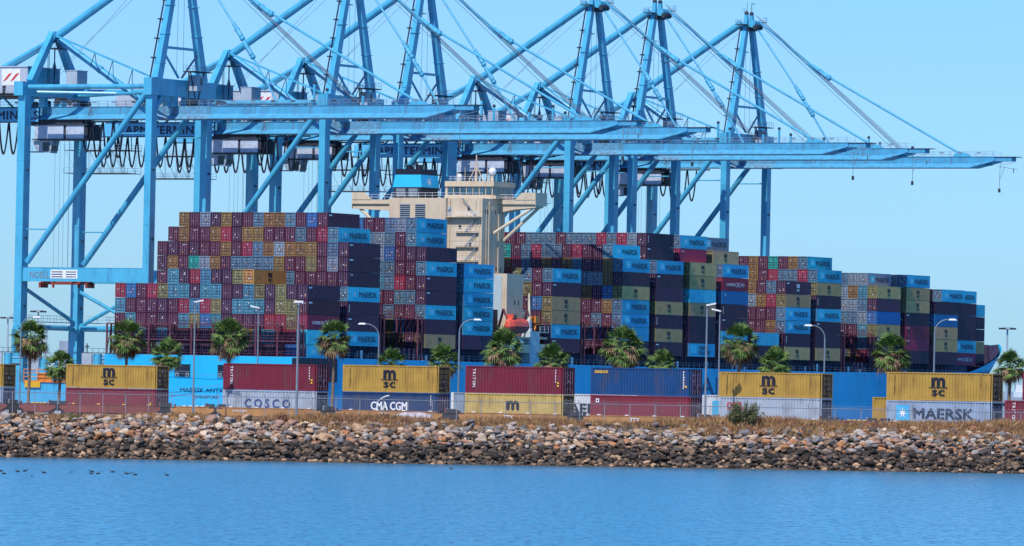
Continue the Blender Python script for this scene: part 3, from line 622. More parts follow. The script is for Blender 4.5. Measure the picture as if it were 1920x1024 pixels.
def lashing(u, z1, y0=.2, y1=45.0, levels=(0, .5, 1)):
    b = MB(); z0 = 6.5; n = 9
    for i in range(n+1):
        y = y0+(y1-y0)*i/n
        for du in (-.75, .75): b.box((u+du-.13, y-.16, z0), (u+du+.13, y+.16, z1), DKRED)
        b.beam((u-.75, y, z0+.5), (u+.75, y, z1-.6), .14, .14, DKRED)
    for l in levels:
        z = z0+(z1-z0)*l
        for du in (-.78, .78): b.box((u+du-.10, y0, z-.13), (u+du+.10, y1, z+.09), DKRED)
        b.box((u-.7, y0, z-.03), (u+.7, y1, z+.0), DKRED)
        for dz in (.55, 1.05):
            b.box((u-.86, y0, z+dz-.03), (u-.80, y1, z+dz+.03), DKRED)
    for i in range(36):
        y = y0+(y1-y0)*(i+.5)/36; b.box((u-.84, y-.03, z1), (u-.78, y+.03, z1+1.05), DKRED)
        b.beam((u-.7, y-.5, z1+.1), (u-.7, y+.5, z1-2.2), .05, .05, DKRED)
    for s_ in (0, 1): b.beam((u-.8, y0+s_*5, z1+.2), (u-.8, y0+s_*5+2.6, z1+1.1), .12, .12, DKRED)
    return b.build('lashing_bridge', shp)
lashing(-1.9, 12.6)
for k in 'CDEFGHIXJKLMNOP': lashing(BU[k]-1.5, 15.3 if k not in 'OP' else 14.3, .4 if k not in 'OP' else (2.6 if k == 'O' else 7.6), 44.8 if k not in 'OP' else 38)
for u in (2*BAYP-1.5, GOFF+BAYP-1.5, GOFF+9*BAYP-1.5): lashing(u, 15.3)
# stern: mooring openings, rollers, name
def opening(y0, y1, z0, z1, u=-3.0):
    b = MB(); b.box((u-.06, y0, z0), (u-.02, y1, z1), BLACKP)  # flat black panel on the hull paints the shade inside the opening
    for a, c, e_, g in ((y0-.12, y1+.12, z1, z1+.12), (y0-.12, y1+.12, z0-.12, z0)): b.box((u-.14, a, e_), (u-.02, c, g), HULL)
    for y in (y0+.6, y1-.6):
        b.box((u-.16, y-.35, z0+.1), (u-.07, y+.35, z0+.8), GREY); b.box((u-.18, y-.22, z0+.2), (u-.15, y+.22, z0+.68), BLACKP)
    b.tube((u-.1, y0, z0+1.1), (u-.1, y1, z0+1.1), .05, GALV, 5)
    b.build('mooring_opening', shp)
opening(25.0, 28.6, 2.2, 4.7); opening(14.2, 18.6, 2.2, 4.7)
b = MB(); b.box((-3.06, -.05, 1.7), (-2.9, 1.5, 6.3), BLACKP); b.box((-3.05, -.06, 1.7), (11.5, .10, 6.35), BLACKP)  # no real recess: its shade is painted as flat black panels
for u in (1.5, 5, 8.5): b.box((u, -.1, 1.7), (u+.3, .05, 6.35), DKRED)
b.box((-2.9, -.1, 3.4), (11.4, .0, 3.55), DKRED); b.build('mooring_opening', shp)
put_text(text_mesh('MAERSK ANTARES', 1.12, LETR, .02, 12.3), shp, (0, -1, 0), (0, 0, 1), (-3.03, 27.2, -.75))
put_text(text_mesh('SINGAPORE', .85, LETR, .015, 5.4), shp, (0, -1, 0), (0, 0, 1), (-3.03, 23.9, -1.95))
b = MB()
for y0, y1, z0, z1 in ((44.5, 17, -.9, 0.5), (44.5, 14, -3.4, 1.5), (36, 8, 3.1, 2.2)): b.tube((-3.6, y0, z0), (-3.6, y1, z1), .035, GALV, 4)
b.build('mooring_line', shp)
# big company letters on the side: the A is seen between the blue and the yellow container
def onw(px, py):
    r = ray(px, py); n = SE; p = r*((ship(0, 0)-Vector((0, 0, 0))).dot(n)/r.dot(n)); q = p-Vector((XS, YS, 0)); return q.dot(SD), p.z
uA, zA = onw(1315, 740)
HLET = mat('hull_lettering', (0.012, 0.06, 0.16), .5)
put_text(text_mesh('MAERSK', 5.6, HLET, .03, 36.5), shp, (1, 0, 0), (0, 0, 1), (uA-8.0, -.04, zA-.1))
b = MB()
for k in range(5): b.box((150+k*31, -.03, 5.2), (150.12+k*31, 0, 6.4), DKRED)
b.build('draught_mark', shp)
# ---- bridge tower
sup = MB(); TU0, TU1, TY0, TY1 = 84.0, 93.5, 9.5, 31.0
sup.box((TU0, TY0, 6.4), (TU1, TY1, 40.6), BEIGE); sup.box((TU0+2.5, TY1-.01, 6.4), (TU1, TY1+2.5, 40.59), BEIGE)
sup.box((83.5, 3.0, 8.9), (90.4, TY0-.005, 25.0), BEIGE); sup.box((83.40, 4.2, 15.2), (83.49, TY0-.6, 24.6), PALEB)
sup.box((TU0-.9, 17.8, 30), (TU0-.001, TY1+.05, 40.62), BEIGE); sup.box((TU0-1.2, 9.6, 36.6), (TU0, 17.7, 36.75), BEIGE)
for y in (TY0+.5, TY0+3.6, TY1-9.5): sup.box((TU0-.10, y, 25), (TU0-.002, y+.18, 40.3), BEIGE)
for z in (12, 16, 20, 28, 32): sup.box((TU0, TY0-.06, z), (TU1, TY0-.002, z+.12), BEIGE)
for u in (86.5, 90.5): sup.tube((u, TY0-.2, 10), (u, TY0-.2, 40), .12, BEIGE, 6)
for y in (11.0, 17.2, 20.5, 29.8): sup.tube((TU0-.15, y, 9), (TU0-.15, y, 40.2), .07, BEIGE, 5)
for z in (25.5, 28.6, 31.7, 34.8, 37.9): sup.box((TU0-.05, TY0, z), (TU0-.003, TY1, z+.07), BEIGE)
for y, z in ((18.5, 31), (18.5, 27), (22.5, 33.2), (28, 33.0), (17, 38.2)): sup.box((TU0-.45, y, z), (TU0-.003, y+.7, z+.5), GREY)
for y in (16.9, 18.2): sup.box((TU0-.04, y, 36.95), (TU0-.003, y+.8, 38.9), DKRED if y > 17 else GREY)
for u in (85.5, 88, 92.2): sup.tube((u, TY0-.12, 9), (u, TY0-.12, 39), .06, BEIGE, 5)
sp = sup.build('superstructure', shp)
def wins(lst, parent, face, name='window'):
    for a, z, w_, h in lst:
        b = MB()
        if face == 'aft': b.box((TU0-.05, a, z), (TU0-.01, a+w_, z+h), GLASS)
        else: b.box((a, face-.05, z), (a+w_, face-.01, z+h), GLASS)
        b.build(name, parent)
wins([(u, z, .42, .95) for z in (37.4,) for u in (85.2, 85.9, 89.2, 91.0, 92.2)]+[(85.4, 25.6, .42, .9), (86.2, 25.6, .42, .9), (90.0, 25.6, .42, .9), (92, 25.6, .42, .9)], sp, TY0)
wins([(86.6, 18.6, .42, .9), (88.2, 18.6, .42, .9), (85.3, 13.5, .42, .9), (87.0, 13.5, .42, .9), (88.6, 13.5, .42, .9)], sp, 3.0)
wins([(12.5, 38, .5, 1.0), (14.5, 34.2, .6, .8), (12, 30.5, .5, .8)], sp, 'aft')
for y0 in (26.4, 22.7):     # louvred grilles of the engine casing
    b = MB()
    for i in range(9): b.box((TU0-1.0, y0, 35.6+i*.42), (TU0-.91, y0+2.4, 35.6+i*.42+.22), DARK)
    b.box((TU0-.93, y0, 35.5), (TU0-.905, y0+2.4, 39.4), GREY); b.build('louvre', sp)
b = MB()     # outside stairs and landings
for z in (36.6, 33.4, 30.4, 27.4, 24.4, 21.4):
    b.box((TU0-.6, 10.2, z), (TU0-.01, 15.6, z+.10), BEIGE)
    for dz in (.5, 1.0): b.tube((TU0-.6, 10.2, z+dz), (TU0-.6, 15.6, z+dz), .04, WHITEP, 4)
    for k in range(6): b.tube((TU0-.6, 10.2+k*1.08, z), (TU0-.6, 10.2+k*1.08, z+1.0), .035, WHITEP, 4)
for z0, z1, ya, yb_ in ((36.7, 40.6, 10.6, 14.2), (33.5, 36.6, 13.4, 10.6), (30.5, 33.4, 13.4, 10.6), (27.5, 30.4, 13.4, 10.6), (24.5, 27.4, 13.4, 10.6)):
    for du in (-.55, -.2): b.beam((TU0+du, ya, z0), (TU0+du, yb_, z1), .06, .12, GALV)
b.build('stairs', sp)
# bridge deck with wings
b = MB(); b.box((90.8, .8, 39.6), (95.6, TY0, 40.5), BEIGE); b.box((90.7, .8, 40.5), (90.8, 4.0, 42.0), BEIGE); b.box((90.8, .7, 39.3), (95.6, .8, 42.0), BEIGE); b.prism([(0, 4.0, 40.5), (0, 5.6, 40.5), (0, 4.0, 42.0)], (90.7, 0, 0), (90.8, 0, 0), BEIGE)
b.prism([(0, 9.4, 37.9), (0, 6, 38.5), (0, .9, 38.9), (0, .9, 39.6), (0, 9.4, 39.6)], (91.2, 0, 0), (94.5, 0, 0), BEIGE)
for p, q in (((92, 1.8, 39.0), (88.5, 9.4, 33.4)), ((94.2, 1.8, 39.0), (92.8, 9.4, 32.0))): b.tube(p, q, .34, BEIGE, 8)
b.build('bridge_wing', sp)
b = MB(); b.box((90.8, 31, 39.6), (95.6, 45.2, 40.5), BEIGE); b.box((90.7, 42.0, 40.5), (90.8, 45.2, 42.0), BEIGE); b.box((90.8, 45.2, 38.6), (95.6, 45.3, 42.0), BEIGE); b.prism([(0, 42, 40.5), (0, 42, 42), (0, 40.4, 40.5)], (90.7, 0, 0), (90.8, 0, 0), BEIGE)
b.prism([(0, 31, 37.6), (0, 36, 38.2), (0, 45.2, 38.6), (0, 45.2, 39.6), (0, 31, 39.6)], (91.2, 0, 0), (94.5, 0, 0), BEIGE); b.tube((92, 44, 38.8), (90, 36.8, 33.6), .34, BEIGE, 8)
b.build('bridge_wing', sp)
SKG = mat('bridge_glass', (.03, .08, .12), .05, spec=1.0); b = MB(); b.box((88, 8.6, 40.62), (97, 21, 41.3), BEIGE); b.box((88, 9.2, 43.2), (97, 21, 44.3), BEIGE); b.box((88.3, 9.6, 41.3), (96.7, 21, 43.2), BEIGE)
wh = b.build('wheelhouse', sp)
b = MB()
for i in range(7): b.box((88.22, 9.8+i*1.55, 41.5), (88.28, 11.15+i*1.55, 43.1), SKG)
for i in range(4): b.box((88.6+i*2.0, 9.52, 41.5), (90.3+i*2.0, 9.58, 43.1), SKG)
b.build('window_band', wh)
b = MB(); Z = 44.3
for y0, y1 in ((9.3, 20),):
    for dz in (.5, 1.0): b.tube((88, y0, Z+dz), (88, y1, Z+dz), .04, WHITEP, 4); b.tube((88, y0, Z+dz), (97, y0, Z+dz), .04, WHITEP, 4)
    for k in range(10): b.tube((88, y0+k*1.15, Z), (88, y0+k*1.15, Z+1), .03, WHITEP, 4)
b.build('railing', sp); b = MB()
for z, u, y0, y1 in ((40.6, TU0-.9, 17.8, TY1), (40.6, TU0-.05, TY0, 17.8), (36.75, TU0-1.15, 9.6, 17.7), (40.5, 90.9, 4.6, 9.5), (40.5, 90.9, 31, 42)):
    for dz in (.55, 1.1): b.tube((u, y0, z+dz), (u, y1, z+dz), .04, WHITEP, 4)
    n = int((y1-y0)/1.5)
    for k in range(n+1): b.tube((u, y0+k*(y1-y0)/n, z), (u, y0+k*(y1-y0)/n, z+1.1), .035, WHITEP, 4)
b.build('railing', sp)
b = MB(); b.tube((90, 14.6, Z), (90, 14.6, Z+5.6), .32, BEIGE, 8, .12); b.tube((90, 12.6, Z+3.6), (90, 16.6, Z+3.6), .07, BEIGE, 5); b.tube((90, 13, Z+2.3), (90, 16, Z+2.3), .1, BEIGE, 5); b.beam((90, 16.4, Z), (90, 14.8, Z+3), .14, .14, BEIGE); b.beam((90, 12.8, Z), (90, 14.4, Z+3), .14, .14, BEIGE)
for y, h in ((17.6, 3.0), (12.2, 2.8), (11.6, 1.6), (19.5, 2.0)): b.tube((90.5, y, Z), (90.5, y, Z+h), .06, BEIGE, 5)
b.build('radar_mast', sp)
b = MB(); b.tube((91, 11.3, Z), (91, 11.3, Z+1.4), .4, BEIGE, 8, .25); b.sphere((91, 11.3, Z+2.1), .85, WHITEP, 14, 10); b.build('radome', sp)
b = MB(); b.tube((91, 19.2, Z), (91, 19.2, Z+.6), .3, BEIGE, 8); b.sphere((91, 19.2, Z+1.1), .55, WHITEP, 12, 8); b.build('radome', sp)
# funnel
b = MB(); F0, F1, FY0, FY1 = 84.05, 91.4, 24.6, 31.0
b.box((F0, FY0, 40.62), (F1, FY1, 42.9), DARK)
b.hexa([(F0, FY0-.3, 42.9), (F1, FY0-.3, 42.9), (F1, FY1+.3, 42.9), (F0, FY1+.3, 42.9), (F0+.3, FY0+.1, 45.5), (F1, FY0+.1, 45.5), (F1, FY1-.1, 45.5), (F0+.3, FY1-.1, 45.5)], FUNB)
b.box((F0+.35, FY0+.15, 45.5), (F1-.1, FY1-.15, 46.7), BLACKP)
for y in (26, 28.5): b.tube((86, y, 46.7), (86, y, 47.6), .7, BLACKP, 10); b.tube((88.5, y+1, 46.7), (88.5, y+1, 47.4), .4, BLACKP, 10)
for y0 in (25.2, 28.2):
    for i in range(5): b.box((F0-.06, y0, 41.0+i*.34), (F0-.01, y0+2.2, 41.18+i*.34), GREY)
fn = b.build('funnel', sp)
put_text(star_mesh(1.2, WHITEP), fn, (1, 0, 0), (0, .13, 1), (87.5, FY0-.14, 44.1), 'star_emblem')
# deck house, boat deck and davits by the lifeboat
b = MB(); b.box((76.0, 2.2, 6.5), (88.4, 12, 11.6), DKDARK); b.box((76.5, .2, 11.6), (96, 2.6, 12.0), BEIGE); b.box((88.6, .1, 6.5), (92.6, 2.8, 13.2), PALEB)
b.box((77, .15, 8.7), (88.6, .35, 10.4), BEIGE); b.box((92.6, .15, 8.6), (96.4, .35, 10.6), BEIGE); b.box((92.7, .3, 6.5), (96.4, 2.2, 8.6), DKDARK)
b.box((76, 5.0, 12), (88, 10, 17.5), DKDARK)
for u in (77.6, 87.4): b.beam((u, 1.9, 12), (u, .3, 17.6), .4, .35, DKRED); b.beam((u, .3, 17.6), (u, -.2, 16.2), .3, .3, DKRED)
for i, u in enumerate((81.5, 84.5)): b.hexa([(u, .05, 10.6), (u+1.4, .05, 10.6), (u+1.4, .1, 10.6), (u, .1, 10.6), (u-.5, .05, 11.4), (u+.9, .05, 11.4), (u+.9, .1, 11.4), (u-.5, .1, 11.4)], WHITEP)
for z in (13.7, 14.2): b.tube((92.6, .1, z), (96.4, .1, z), .05, WHITEP, 4)
for u in (92.7, 94.5, 96.3): b.tube((u, .1, 13.2), (u, .1, 14.2), .05, WHITEP, 4)
b.box((92.4, .1, 12.9), (96.4, 2.6, 13.2), BEIGE)
b.build('boat_deck', shp)
b = MB(); b.beam((90.6, 1.4, 13.2), (90.0, 1.4, 15.6), .8, .8, WHITEP); b.beam((90.0, 1.2, 15.4), (89.4, 1.0, 21.0), .55, .6, mat('crane_cream', (.75, .68, .5), .5), .25, .3)
b.box((91.6, .6, 15.0), (93.4, 2, 16.4), ORNG2); b.beam((93.3, 1.2, 16.2), (91.8, 1.0, 13.4), .4, .4, ORNG2); b.tube((90.4, 1, 16), (94.0, .5, 6.8), .05, DARK, 4); b.build('provision_crane', shp)
# lifeboat: its own thing
b = MB(); prof = [(-4.4, .15, .2, 1.1), (-4.1, .7, .7, 1.5), (-3.0, 1.2, 1.15, 2.0), (-1.6, 1.4, 1.35, 2.25), (.8, 1.45, 1.4, 1.75), (2.6, 1.25, 1.3, 1.65), (3.8, .75, .9, 1.45), (4.4, .1, .3, 1.2)]
n = 12; rings = []
for x, wd, dp, ht in prof:
    ring = []
    for j in range(n):
        t_ = 2*PI*j/n; c_, s_ = math.cos(t_), math.sin(t_); ring.append((x, c_*wd, (s_*ht if s_ > 0 else s_*dp)))
    rings.append(ring)
LBD = mat('lifeboat_lower', (.42, .05, .05), .5)
for a, c in zip(rings, rings[1:]):
    for j in range(n): b.face([a[j], a[(j+1) % n], c[(j+1) % n], c[j]], ORNG if j < 6 else LBD)
b.face(rings[0][::-1], ORNG); b.face(rings[-1], ORNG)
lb = b.mesh('lifeboat_hull', False); root = empty('lifeboat', ship(82.3, .35, 14.0), SB); tag(root, 'orange-red enclosed lifeboat hanging at the ship\'s side below the bridge tower', 'lifeboat'); link('hull', lb, root)
b = MB(); b.tube((-4.2, -.0, .05), (4.2, -.0, .05), .02, WHITEP, 4); b.box((-4.0, -1.52, -.08), (3.6, -1.44, .06), DARK); b.build('fender', root)
b = MB(); b.box((-3.3, -.9, 1.7), (-1.8, .9, 2.55), ORNG); b.box((-3.32, -.92, 2.0), (-1.9, -.88, 2.35), GLASS); b.build('cockpit', root)
# ---------------------------------------------------------------- ship-to-shore gantry cranes
# local frame: x = along the rails (towards the bow), y = landwards; g = outreach over the ship = -y
def G(g, r, z): return Vector((r, -g, z))
CU = [36.3, 104.0, 134.7, 210.6, 240.5, 286.3]
CB = CRB; GU = -31.0; R = 10.5
cr = empty('gantry_crane', ship(CU[0], -54, 0), SB)
XR = (1, 0, 0)
def leg(g, r):
    b = MB(); wide = g < -5
    a, c = (2.3, 1.75) if wide else (2.0, 1.5)
    b.box((r-a/2-.25, -g-c/2-.2, GZ+1.6), (r+a/2+.25, -g+c/2+.2, 11.0), CB)
    b.hexa([(r-a/2-.25, -g-c/2-.2, 11), (r+a/2+.25, -g-c/2-.2, 11), (r+a/2+.25, -g+c/2+.2, 11), (r-a/2-.25, -g+c/2+.2, 11), (r-a/2, -g-c/2, 12.6), (r+a/2, -g-c/2, 12.6), (r+a/2, -g+c/2, 12.6), (r-a/2, -g+c/2, 12.6)], CB)
    b.box((r-a/2, -g-c/2, 12.6), (r+a/2, -g+c/2, 59.4), CB)
    for z in (33, 46): b.box((r-a/2-.04, -g-c/2-.04, z), (r+a/2+.04, -g+c/2+.04, z+.12), CB)
    for z in range(16, 58, 14): b.box((r-.3, -g-c/2-.25, z), (r+.3, -g-c/2-.01, z+.35), DARK)
    b.build('leg', cr)
for g in (0, GU):
    for r in (-R, R): leg(g, r)
def bogie(g, r):
    b = MB(); b.box((r-4.6, -g-.7, GZ+1.0), (r+4.6, -g+.7, GZ+2.1), CB)
    for k in (-3.6, -1.2, 1.2, 3.6):
        b.box((r+k-.95, -g-.5, GZ+.3), (r+k+.95, -g+.5, GZ+1.1), CB)
        for q in (-.5, .5): b.tube((r+k+q, -g-.3, GZ+.35), (r+k+q, -g+.3, GZ+.35), .34, DARK, 10)
    b.build('bogie', cr)
for g in (0, GU):
    for r in (-R, R): bogie(g, r)
b = MB()
for g in (0, GU): b.box((-R-3, -g-1.0, GZ+2.0), (R+3, -g+1.0, GZ+4.4), CB)
b.build('base_beam', cr)
# sill beams with the maker's name and the load plate
for r in (-R, R):
    b = MB(); b.box((r-.8, .9, 21.3), (r+.8, 30.1, 24.1), CB); b.box((r-.85, .9, 24.1), (r+.85, 30.1, 24.18), CB); b.build('sill_beam', cr)
sb = put_text(text_mesh('NOELL', 1.9, GALV, .02, 4.8), cr, (0, -1, 0), (0, 0, 1), (-R-.84, 28.3, 22.0))
b = MB(); b.box((-R-.88, 16.6, 21.9), (-R-.80, 23.2, 23.7), WHITEP)
for i in range(3):
    b.box((-R-.90, 20.2, 22.15+i*.5), (-R-.881, 22.9, 22.35+i*.5), LETR); b.box((-R-.90, 16.9, 22.15+i*.5), (-R-.881, 19.4, 22.35+i*.5), LETR)
b.build('load_plate', cr)
# top portal beams
b = MB(); b.box((-R-2.0, 30.2, 59.4), (R+2.0, 32.4, 62.3), CB)
for r in (-3.2, 3.2): b.box((r-.6, 30.6, 57.4), (r+.6, 32.0, 59.41), CB)
for s_ in (-1, 1): b.beam((s_*(R-.6), 31.2, 56.2), (s_*(R-3.4), 31.2, 59.6), .9, .9, CB)
b.build('portal_beam', cr)
b = MB(); b.box((-R-1.7, -1.0, 59.4), (R+1.7, .9, 62.9), CB)
for r in (-4.6, -1.9, 1.9, 4.6): b.hexa([(r-.5, -.6, 57.4), (r+.5, -.6, 57.4), (r+.5, .6, 57.4), (r-.5, .6, 57.4), (r*1.25-.9, -.6, 59.41), (r*1.25+.9, -.6, 59.41), (r*1.25+.9, .6, 59.41), (r*1.25-.9, .6, 59.41)], CB)
for s_ in (-1, 1): b.beam((s_*(R-.4), 0, 55.6), (s_*(R-3.6), 0, 59.6), .9, .9, CB)
b.build('portal_beam', cr)
b = MB()
for r in (-R, R): b.tube(G(GU+1, r, 61.2), G(-1, r, 61.2), .52, CB, 10)
b.tube(G(GU+1, -R+3, 60.3), G(-1, R-3, 60.3), .35, CB, 8); b.tube(G(GU+1, R-3, 60.2), G(-1, -R+3, 60.2), .35, CB, 8)
b.build('top_strut', cr)
# diagonal braces
for r in (-R, R):
    b = MB(); b.tube(G(-29.6, r, 25.2), G(-1.2, r, 60.0), .62, CB, 12); b.tube(G(-30, r, 32.0), G(-24.4, r, 32.0), .14, CB, 6); b.tube(G(-8.5, r, 51.6), G(-1, r, 51.6), .14, CB, 6)
    b.build('diagonal_brace', cr)
b = MB(); b.tube(G(GU, -R, 20.4), G(GU, R, 12.8), .42, CB, 8); b.tube(G(GU, -R, 11.9), G(GU, R, 11.9), .55, CB, 10); b.tube(G(GU, R, 11.9), G(0, R, 11.9), .62, CB, 10)
b.tube(G(GU, R, 19.8), G(-15, R, 12.4), .42, CB, 8); b.tube(G(GU+1, R, 12.4), G(-15, R, 19.8), .42, CB, 8); b.tube(G(0, R, 19.8), G(-15, R, 12.4), .42, CB, 8)
b.build('lower_brace', cr)
def rail(b, p, q, h=1.1, n=None, m=RAILM, rr=.035):
    p = Vector(p); q = Vector(q); n = n or max(1, int((q-p).length/2.2))
    for dz in (h*.5, h): b.tube(p+Vector((0, 0, dz)), q+Vector((0, 0, dz)), rr, m, 4)
    for i in range(n+1): t_ = p.lerp(q, i/n); b.tube(t_, t_+Vector((0, 0, h)), rr, m, 4)
b = MB(); b.box((-R, 32.0, 13.0), (R, 33.0, 13.15), RAILM); rail(b, (-R, 33, 13.15), (R, 33, 13.15), 1.3); rail(b, (-R, 32, 13.15), (R, 32, 13.15), 1.3)
b.box((R+.8, 1, 13.0), (R+1.6, 31, 13.15), RAILM); rail(b, (R+.8, 1, 13.15), (R+.8, 31, 13.15), 1.3)
b.build('walkway', cr)
b = MB()
for r, g in ((R+1.25, -.9), (-R+1.2, -.9)): b.tube(G(g+.9, r, 4), G(g+.9, r, 46), .10, DARK, 6)
b.tube(G(GU-1.1, -R-.6, 0), G(GU-1.1, -R-.6, 26), .10, DARK, 6)
b.build('cable_duct', cr)
# girder and boom
def girder(name, g0, g1, m, zt=57.5, zb_=54.9, wt=1.5, extra=0.0, taper=False):
    b = MB(); w1, w2 = wt+extra, wt+1.25+extra; zt += extra; zb_ -= extra; zm = zt-(zt-zb_)*.60
    def sect(g, zb2, zm2): return [G(g, -w1, zt), G(g, -w1, zm2), G(g, -w2, zb2+.12), G(g, -w2, zb2), G(g, w2, zb2), G(g, w2, zb2+.12), G(g, w1, zm2), G(g, w1, zt)]
    st = [(g0, zb_, zm), (g1, zb_, zm)] if not taper else [(g0, zb_, zm), (g1-9, zb_, zm), (g1-3.0, zb_+1.5, zm+.75)]
    S = [sect(*x) for x in st]
    for A_, B_ in zip(S, S[1:]):
        for j in range(8): b.face([A_[j], B_[j], B_[(j+1) % 8], A_[(j+1) % 8]], m)
    b.face(S[0], m); b.face(S[-1][::-1], m)
    n = int((g1-g0)/1.5)
    if not extra:
        for i in range(n):
            g = g0+i*1.5+.7
            if taper and g > g1-9: continue
            if i % 3 == 0: b.box((-w2-.12, -g-.45, zb_-.14), (-w2+.2, -g+.45, zb_+.0), DARK)
        b.box((-w1-.12, -(g1-(3 if taper else 0)), zt), (w1+.12, -g0, zt+.09), CRD)
        b.box((-w2-.06, -(g1-(9 if taper else 0)), zb_-.1), (-w2+.1, -g0, zb_-.005), DARK)
    if taper: b.box((-w1*.8, -g1-1.2, zt-1.0), (w1*.8, -g1+3.0, zt-.1), m); b.box((-w1*.9, -g1-2.6, zt-.1), (w1*.9, -g1+3.0, zt+.05), DARK); b.box((-.6, -g1+4.5, zb_+.6), (.6, -g1+6, zb_+1.5), CRD)
    return b.build(name, cr)
girder('girder', -61.5, -6, CRG); girder('boom', 8.5, 69, CRG, taper=True); girder('hinge_section', -5.99, 8.49, CRD, extra=.06)
b = MB(); rg2 = random.Random(2)
for s_ in (-1.85, 1.85): rail(b, G(-61, s_, 57.6), G(66, s_, 57.6), 1.15)
for i in range(26): g = -58+i*4.8; b.box((-1.9, -g-.5, 58.3), (-1.8, -g+.5, 58.6), rg2.choice([GALV, DARK]))
b.build('boom_railing', cr)
b = MB()     # machinery clutter around the trolley rope sheaves at the hinge and the back end
for g, z, s_ in ((-9, 57.6, 1.2), (-4, 57.6, 1.3), (3, 57.6, 1.0), (10, 57.6, .8), (-26, 57.6, 1.2), (-29, 57.6, 1.5), (-33, 57.6, 1.1), (-23, 57.6, .9), (-36, 57.6, .9)):
    b = MB(); b.box((-1.3, -g-s_*.6, z), (1.3, -g+s_*.6, z+s_*.7), rg2.choice([GREY, DARK, CB])); b.tube((-1.5, -g, z+s_*.8), (1.5, -g, z+s_*.8), .5*s_, DARK, 10); b.build('rope_sheave', cr)
b = MB()
for g in (-35.5, -20.5): b.beam(G(g, -1.9, 57.6), G(g-1.3, -1.9, 53.6), .15, .15, GALV); b.beam(G(g, -1.9, 57.6), G(g+1.1, -1.9, 53.6), .15, .15, GALV)
b.box((-2.4, 22, 53.7), (2.4, 36, 54.8), DARK)
b.build('trolley_frame', cr)
b = MB()     # lettering panel
PN = mat('sign_blue', (0.10, 0.42, 0.68), .5); b.box((-2.90, 32.6, 54.45), (-2.80, 61.6, 57.2), PN); pn = b.build('sign_panel', cr)
put_text(text_mesh('APM TERMINALS', 2.5, LETR, .05, 22.6, spacing=1.1), pn, (0, -1, 0), (0, 0, 1), (-2.93, 55.3, 54.95))
b = MB()     # mast
for s_ in (-1, 1):
    b.beam(G(0, s_*8.6, 62.8), G(0, s_*1.5, 88.6), 2.0, 1.4, CB, 1.3, 1.1, side=XR)
    for z_ in (66, 72, 78): t_ = (z_-62.8)/25.8; b.box((s_*(8.6-7.1*t_)-1.05, -.9, z_), (s_*(8.6-7.1*t_)+1.05, .8, z_+.15), CB)
b.beam(G(0, -6.9, 69.4), G(0, 6.9, 69.4), .5, .5, CB)
b.beam(G(0, -6.6, 68.6), G(0, -.6, 63.4), .35, .35, CB); b.beam(G(0, 6.6, 68.6), G(0, .6, 63.4), .3, .3, GALV)
b.tube(G(-1.0, -9.9, 62.8), G(-1.0, -2.6, 88), .09, DARK, 4); b.tube(G(-1.0, -9.6, 62.8), G(-1.0, -2.3, 88), .09, RAILM, 4)
for z_ in (67, 71, 75, 79, 83): t_ = (z_-62.8)/25.2; b.box((-9.9+7.3*t_-.6, .5, z_), (-9.9+7.3*t_+.9, 1.3, z_+.25), DARK)
mast = b.build('mast', cr)
b = MB()     # mast head
b.box((-2.2, -1.1, 87.6), (2.2, 1.1, 88.5), DARK); b.beam(G(0, -1.5, 87.8), G(0, -1.3, 91.6), 1.3, 1.2, CB, .7, .7, side=XR); b.beam(G(0, 1.5, 87.8), G(0, 1.3, 91.6), 1.3, 1.2, CB, .7, .7, side=XR)
b.tube((-1.6, -1.6, 89.2), (1.6, -1.6, 89.2), .9, CB, 10); b.tube((-1.6, -2.4, 88.4), (1.6, -2.4, 88.4), .6, DARK, 10); b.sphere((-1.3, 0, 91.7), .55, DARK, 8, 6); b.sphere((1.3, 0, 91.7), .55, DARK, 8, 6)
b.box((-3.6, -.8, 88.9), (-1.9, 1.8, 89.05), DARK); rail(b, (-3.6, 1.8, 89), (-1.9, 1.8, 89), 1.1, 3); rail(b, (-3.6, -.8, 89), (-3.6, 1.8, 89), 1.1, 2)
b.box((1.6, -3.4, 89.6), (2.8, -1.4, 89.75), DARK); rail(b, (1.6, -3.4, 89.7), (2.8, -3.4, 89.7), 1.1, 2); rail(b, (2.8, -3.4, 89.7), (2.8, -1.4, 89.7), 1.1, 2)
rail(b, (-2.2, .6, 91.8), (-.2, .6, 91.8), 1.0, 2); b.tube((-.9, 0, 91.6), (-.9, 0, 94.6), .06, GALV, 4); b.tube((1.3, 0, 92), (1.3, 0, 94.2), .08, DARK, 4); b.tube((1.3, 0, 94.2), (2.3, -.4, 94.1), .1, DARK, 4)
b.build('mast_head', cr); b = MB(); b.box((-3.2, -.5, 82.4), (-.6, 1.2, 82.55), DARK); rail(b, (-3.2, 1.2, 82.5), (-.6, 1.2, 82.5), 1.0, 2)
b.build('mast_platform', cr)
b = MB()     # landside A-frame
for s_ in (-1, 1): b.beam(G(-31, s_*8.4, 62.3), G(-31, s_*.7, 72.8), 1.7, 1.5, CB, 1.3, 1.2, side=XR)
b.box((-1.2, 30.2, 71.6), (1.2, 31.8, 73.2), CB); b.box((-2.2, 29.2, 69.6), (2.6, 32.4, 69.75), DARK); rail(b, (-2.2, 32.4, 69.7), (2.6, 32.4, 69.7), 1.0, 3); rail(b, (-2.2, 29.2, 69.7), (2.6, 29.2, 69.7), 1.0, 3)
b.tube((.2, 31, 62.3), (.2, 31, 69.6), .14, DARK, 6); b.tube((-1.0, 31.5, 62.3), (-1.0, 31.5, 69.6), .06, DARK, 4); b.tube((-1.5, 31.5, 62.3), (-1.5, 31.5, 69.6), .06, DARK, 4)
for k in range(12): b.tube((-1.5, 31.5, 62.8+k*.58), (-1.0, 31.5, 62.8+k*.58), .04, DARK, 4)
